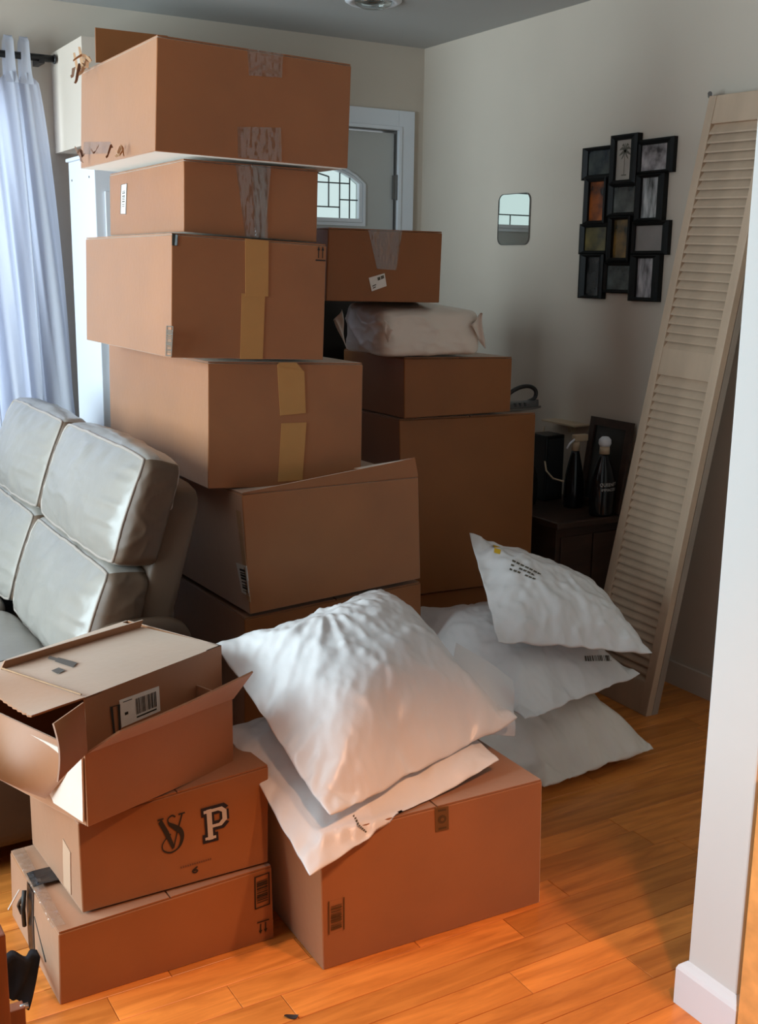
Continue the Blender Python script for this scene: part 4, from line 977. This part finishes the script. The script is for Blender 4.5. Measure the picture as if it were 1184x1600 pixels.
frames = [(3.372, 3.213, 1.780, 1.895, 3.345, 3.224, 1.797, 1.882, 0.018), (3.214, 3.075, 1.755, 1.925, 3.195, 3.111, 1.770, 1.908, 0.024), (3.088, 2.904, 1.783, 1.899, 3.066, 2.940, 1.794, 1.881, 0.018), (3.349, 3.230, 1.622, 1.789, 3.329, 3.245, 1.633, 1.772, 0.022), (3.227, 3.077, 1.644, 1.761, 3.198, 3.083, 1.658, 1.746, 0.016), (3.074, 2.935, 1.623, 1.782, 3.053, 2.969, 1.635, 1.771, 0.022), (3.367, 3.213, 1.512, 1.623, 3.343, 3.220, 1.525, 1.609, 0.018), (3.206, 3.090, 1.486, 1.644, 3.187, 3.105, 1.499, 1.633, 0.024), (3.084, 2.904, 1.509, 1.625, 3.072, 2.937, 1.523, 1.609, 0.018), (3.355, 3.220, 1.350, 1.512, 3.323, 3.248, 1.361, 1.501, 0.022), (3.223, 3.077, 1.373, 1.486, 3.210, 3.084, 1.386, 1.471, 0.016), (3.080, 2.933, 1.348, 1.509, 3.052, 2.969, 1.362, 1.497, 0.022)]
for i, (yo0, yo1, zo0, zo1, yi0, yi1, zi0, zi1, dep) in enumerate(frames):
    # yo0 far edge (left in the photo), yo1 near edge
    def rail(a, b, c_, d_):
        return MB().box(XR-dep, XR-.001, min(a, b), max(a, b), c_, d_)
    fo = MB(); x0, x1 = XR-dep, XR-.001
    O_ = [(yo0, zo0), (yo1, zo0), (yo1, zo1), (yo0, zo1)]; I_ = [(yi0, zi0), (yi1, zi0), (yi1, zi1), (yi0, zi1)]
    k = 0; fo.v = [Vector((x0, *p)) for p in O_]+[Vector((x0-.003, lerp(O_[j][0], I_[j][0], .35), lerp(O_[j][1], I_[j][1], .35))) for j in range(4)]+[Vector((x0+.004, *p)) for p in I_]+[Vector((x1-.004, *p)) for p in I_]+[Vector((x1, *p)) for p in O_]
    for j in range(4):
        h = (j+1) % 4
        for r_0 in (0, 4, 8): fo.f.append((r_0+j, r_0+h, r_0+4+h, r_0+4+j))
        fo.f.append((16+j, 16+h, h, j))
    fo.f.append((19, 18, 17, 16))
    of = fo.out('picture_frame', mat('black_frame_lacquer', (.005, .005, .005), .5, .25) if i == 0 else bpy.data.materials['black_frame_lacquer'], cf, weld=True)
    MB().box(x1-.007, x1-.0045, yi1, yi0, zi0, zi1).out('photograph', pics[i], of)
    if i == 1:
        ym, h_ = (yi0+yi1)/2, zi1-zi0; hwid = (yi0-yi1)/2; X_ = x1-.0074
        pl = [[(-.05, .12), (.05, .12), (.05, .14), (-.05, .14)]]
        T = ribbon(spl([(0, .14), (.02, .35), (.0, .55), (.03, .72)], 10), [.06]*11)+[[(-.3, .11), (.3, .11), (.3, .14), (-.3, .14)]]
        for a in (20, 55, 90, 125, 160, 200, 235, 305, 340):
            r_1 = math.radians(a); L = .7; cxp = [(.03, .72), (.03+.5*L*math.cos(r_1), .72+.16*math.sin(r_1)+.02), (.03+L*math.cos(r_1)*1.05, .72+.20*math.sin(r_1)-.03)]
            T += ribbon(spl(cxp, 6), [.03, .06, .075, .075, .06, .04, .02])
        vs = []; fs = []
        for pl in T:
            b = len(vs); vs += [Vector((X_, ym-x*hwid, zi0+y*h_)) for x, y in pl]; fs.append(tuple(range(b, b+len(pl))))
        mesh('palm_print', vs, fs, ink_g, of)

# ------------------------------------------------------------------ right edge: oak panel; left edge: stand, cloth; floor bits
CABZ = Vector((1.550, 1.266, 0.588)).z
pn = thing('oak_cabinet', 'orange oak cabinet side at the right edge beside the white wall end', 'cabinet', (2.1, 1.10, 0))
MB().box(1.552, 2.6, 0.95, 1.262, .0, CABZ-.021).out('body', oak, pn, bevel=.003)
MB().box(1.550, 2.62, 0.94, 1.262, CABZ-.020, CABZ).out('top_board', oak, pn, bevel=.003)
stn = thing('wooden_stand', 'red-brown wooden stand at the lower left corner of the photo', 'stand', (.20, 1.75, 0))
p0, p1 = Vector((0.326, 1.800, 0.338)), Vector((0.325, 1.800, 0.149))
MB().box(p0.x-.035, p0.x+.004, 1.78, 1.82, 0, p0.z).out('post', rwood, stn, bevel=.003); MB().box(p0.x-.30, p0.x-.262, 1.78, 1.82, 0, p0.z).out('post', rwood, stn, bevel=.003)
MB().box(p0.x-.261, p0.x-.036, 1.79, 1.81, p0.z-.06, p0.z-.01).out('rail', rwood, stn, bevel=.002)
f0 = Vector((0.339, 1.840, 0.157))
MB().box(p0.x+.0045, f0.x+.025, 1.825, 1.85, 0, f0.z).out('foot_block', rwood, stn, bevel=.002)
g0_ = Vector((0.355, 1.835, 0.153))
MB().tube([(g0_.x-.002, 1.835, 0.002), (g0_.x-.002, 1.835, g0_.z-.006), (g0_.x+.004, 1.835, g0_.z), (g0_.x+.016, 1.835, g0_.z)], .0055, 10).out('steel_bracket', steel, stn, smooth=True)
cA, cB, cC_, cD = Vector((0.363, 2.000, 0.055)), Vector((0.409, 2.020, 0.026)), Vector((0.464, 2.140, 0.037)), Vector((0.372, 2.060, 0.100))
def clothf(u, v, o):
    p = lerp(lerp(cA, cB, u), lerp(cD, cC_, u), v)
    p = p+Vector((0, .018*math.sin(u*5+v*2.2)*(1-.4*v)+.008*math.sin(u*13-v*3)+o, .010*v*math.sin(math.pi*min(1, u*1.5))))
    p.z = max(p.z, .006); return p
ck = MB().slab(clothf, 26, 22, .03).out('black_cloth', blackf, smooth=True)
tag(ck, 'crumpled black cloth heaped beside the left end of the flat carton', 'cloth')
lf2 = MB().slab(lambda u, v, o: Vector((0.856, 1.760, 0.000))+Vector(((u-.5)*.026, (v-.5)*.016*(1-abs(2*u-1)**2)+.006*math.cos(u*3), .001+.004*(2*u-1)**2+o)), 10, 4, .001).out('leaf_scrap', mat('dark_scrap', (.03, .02, .018), .7))
tag(lf2, 'small dark curled scrap on the floor at the bottom edge', 'scrap')
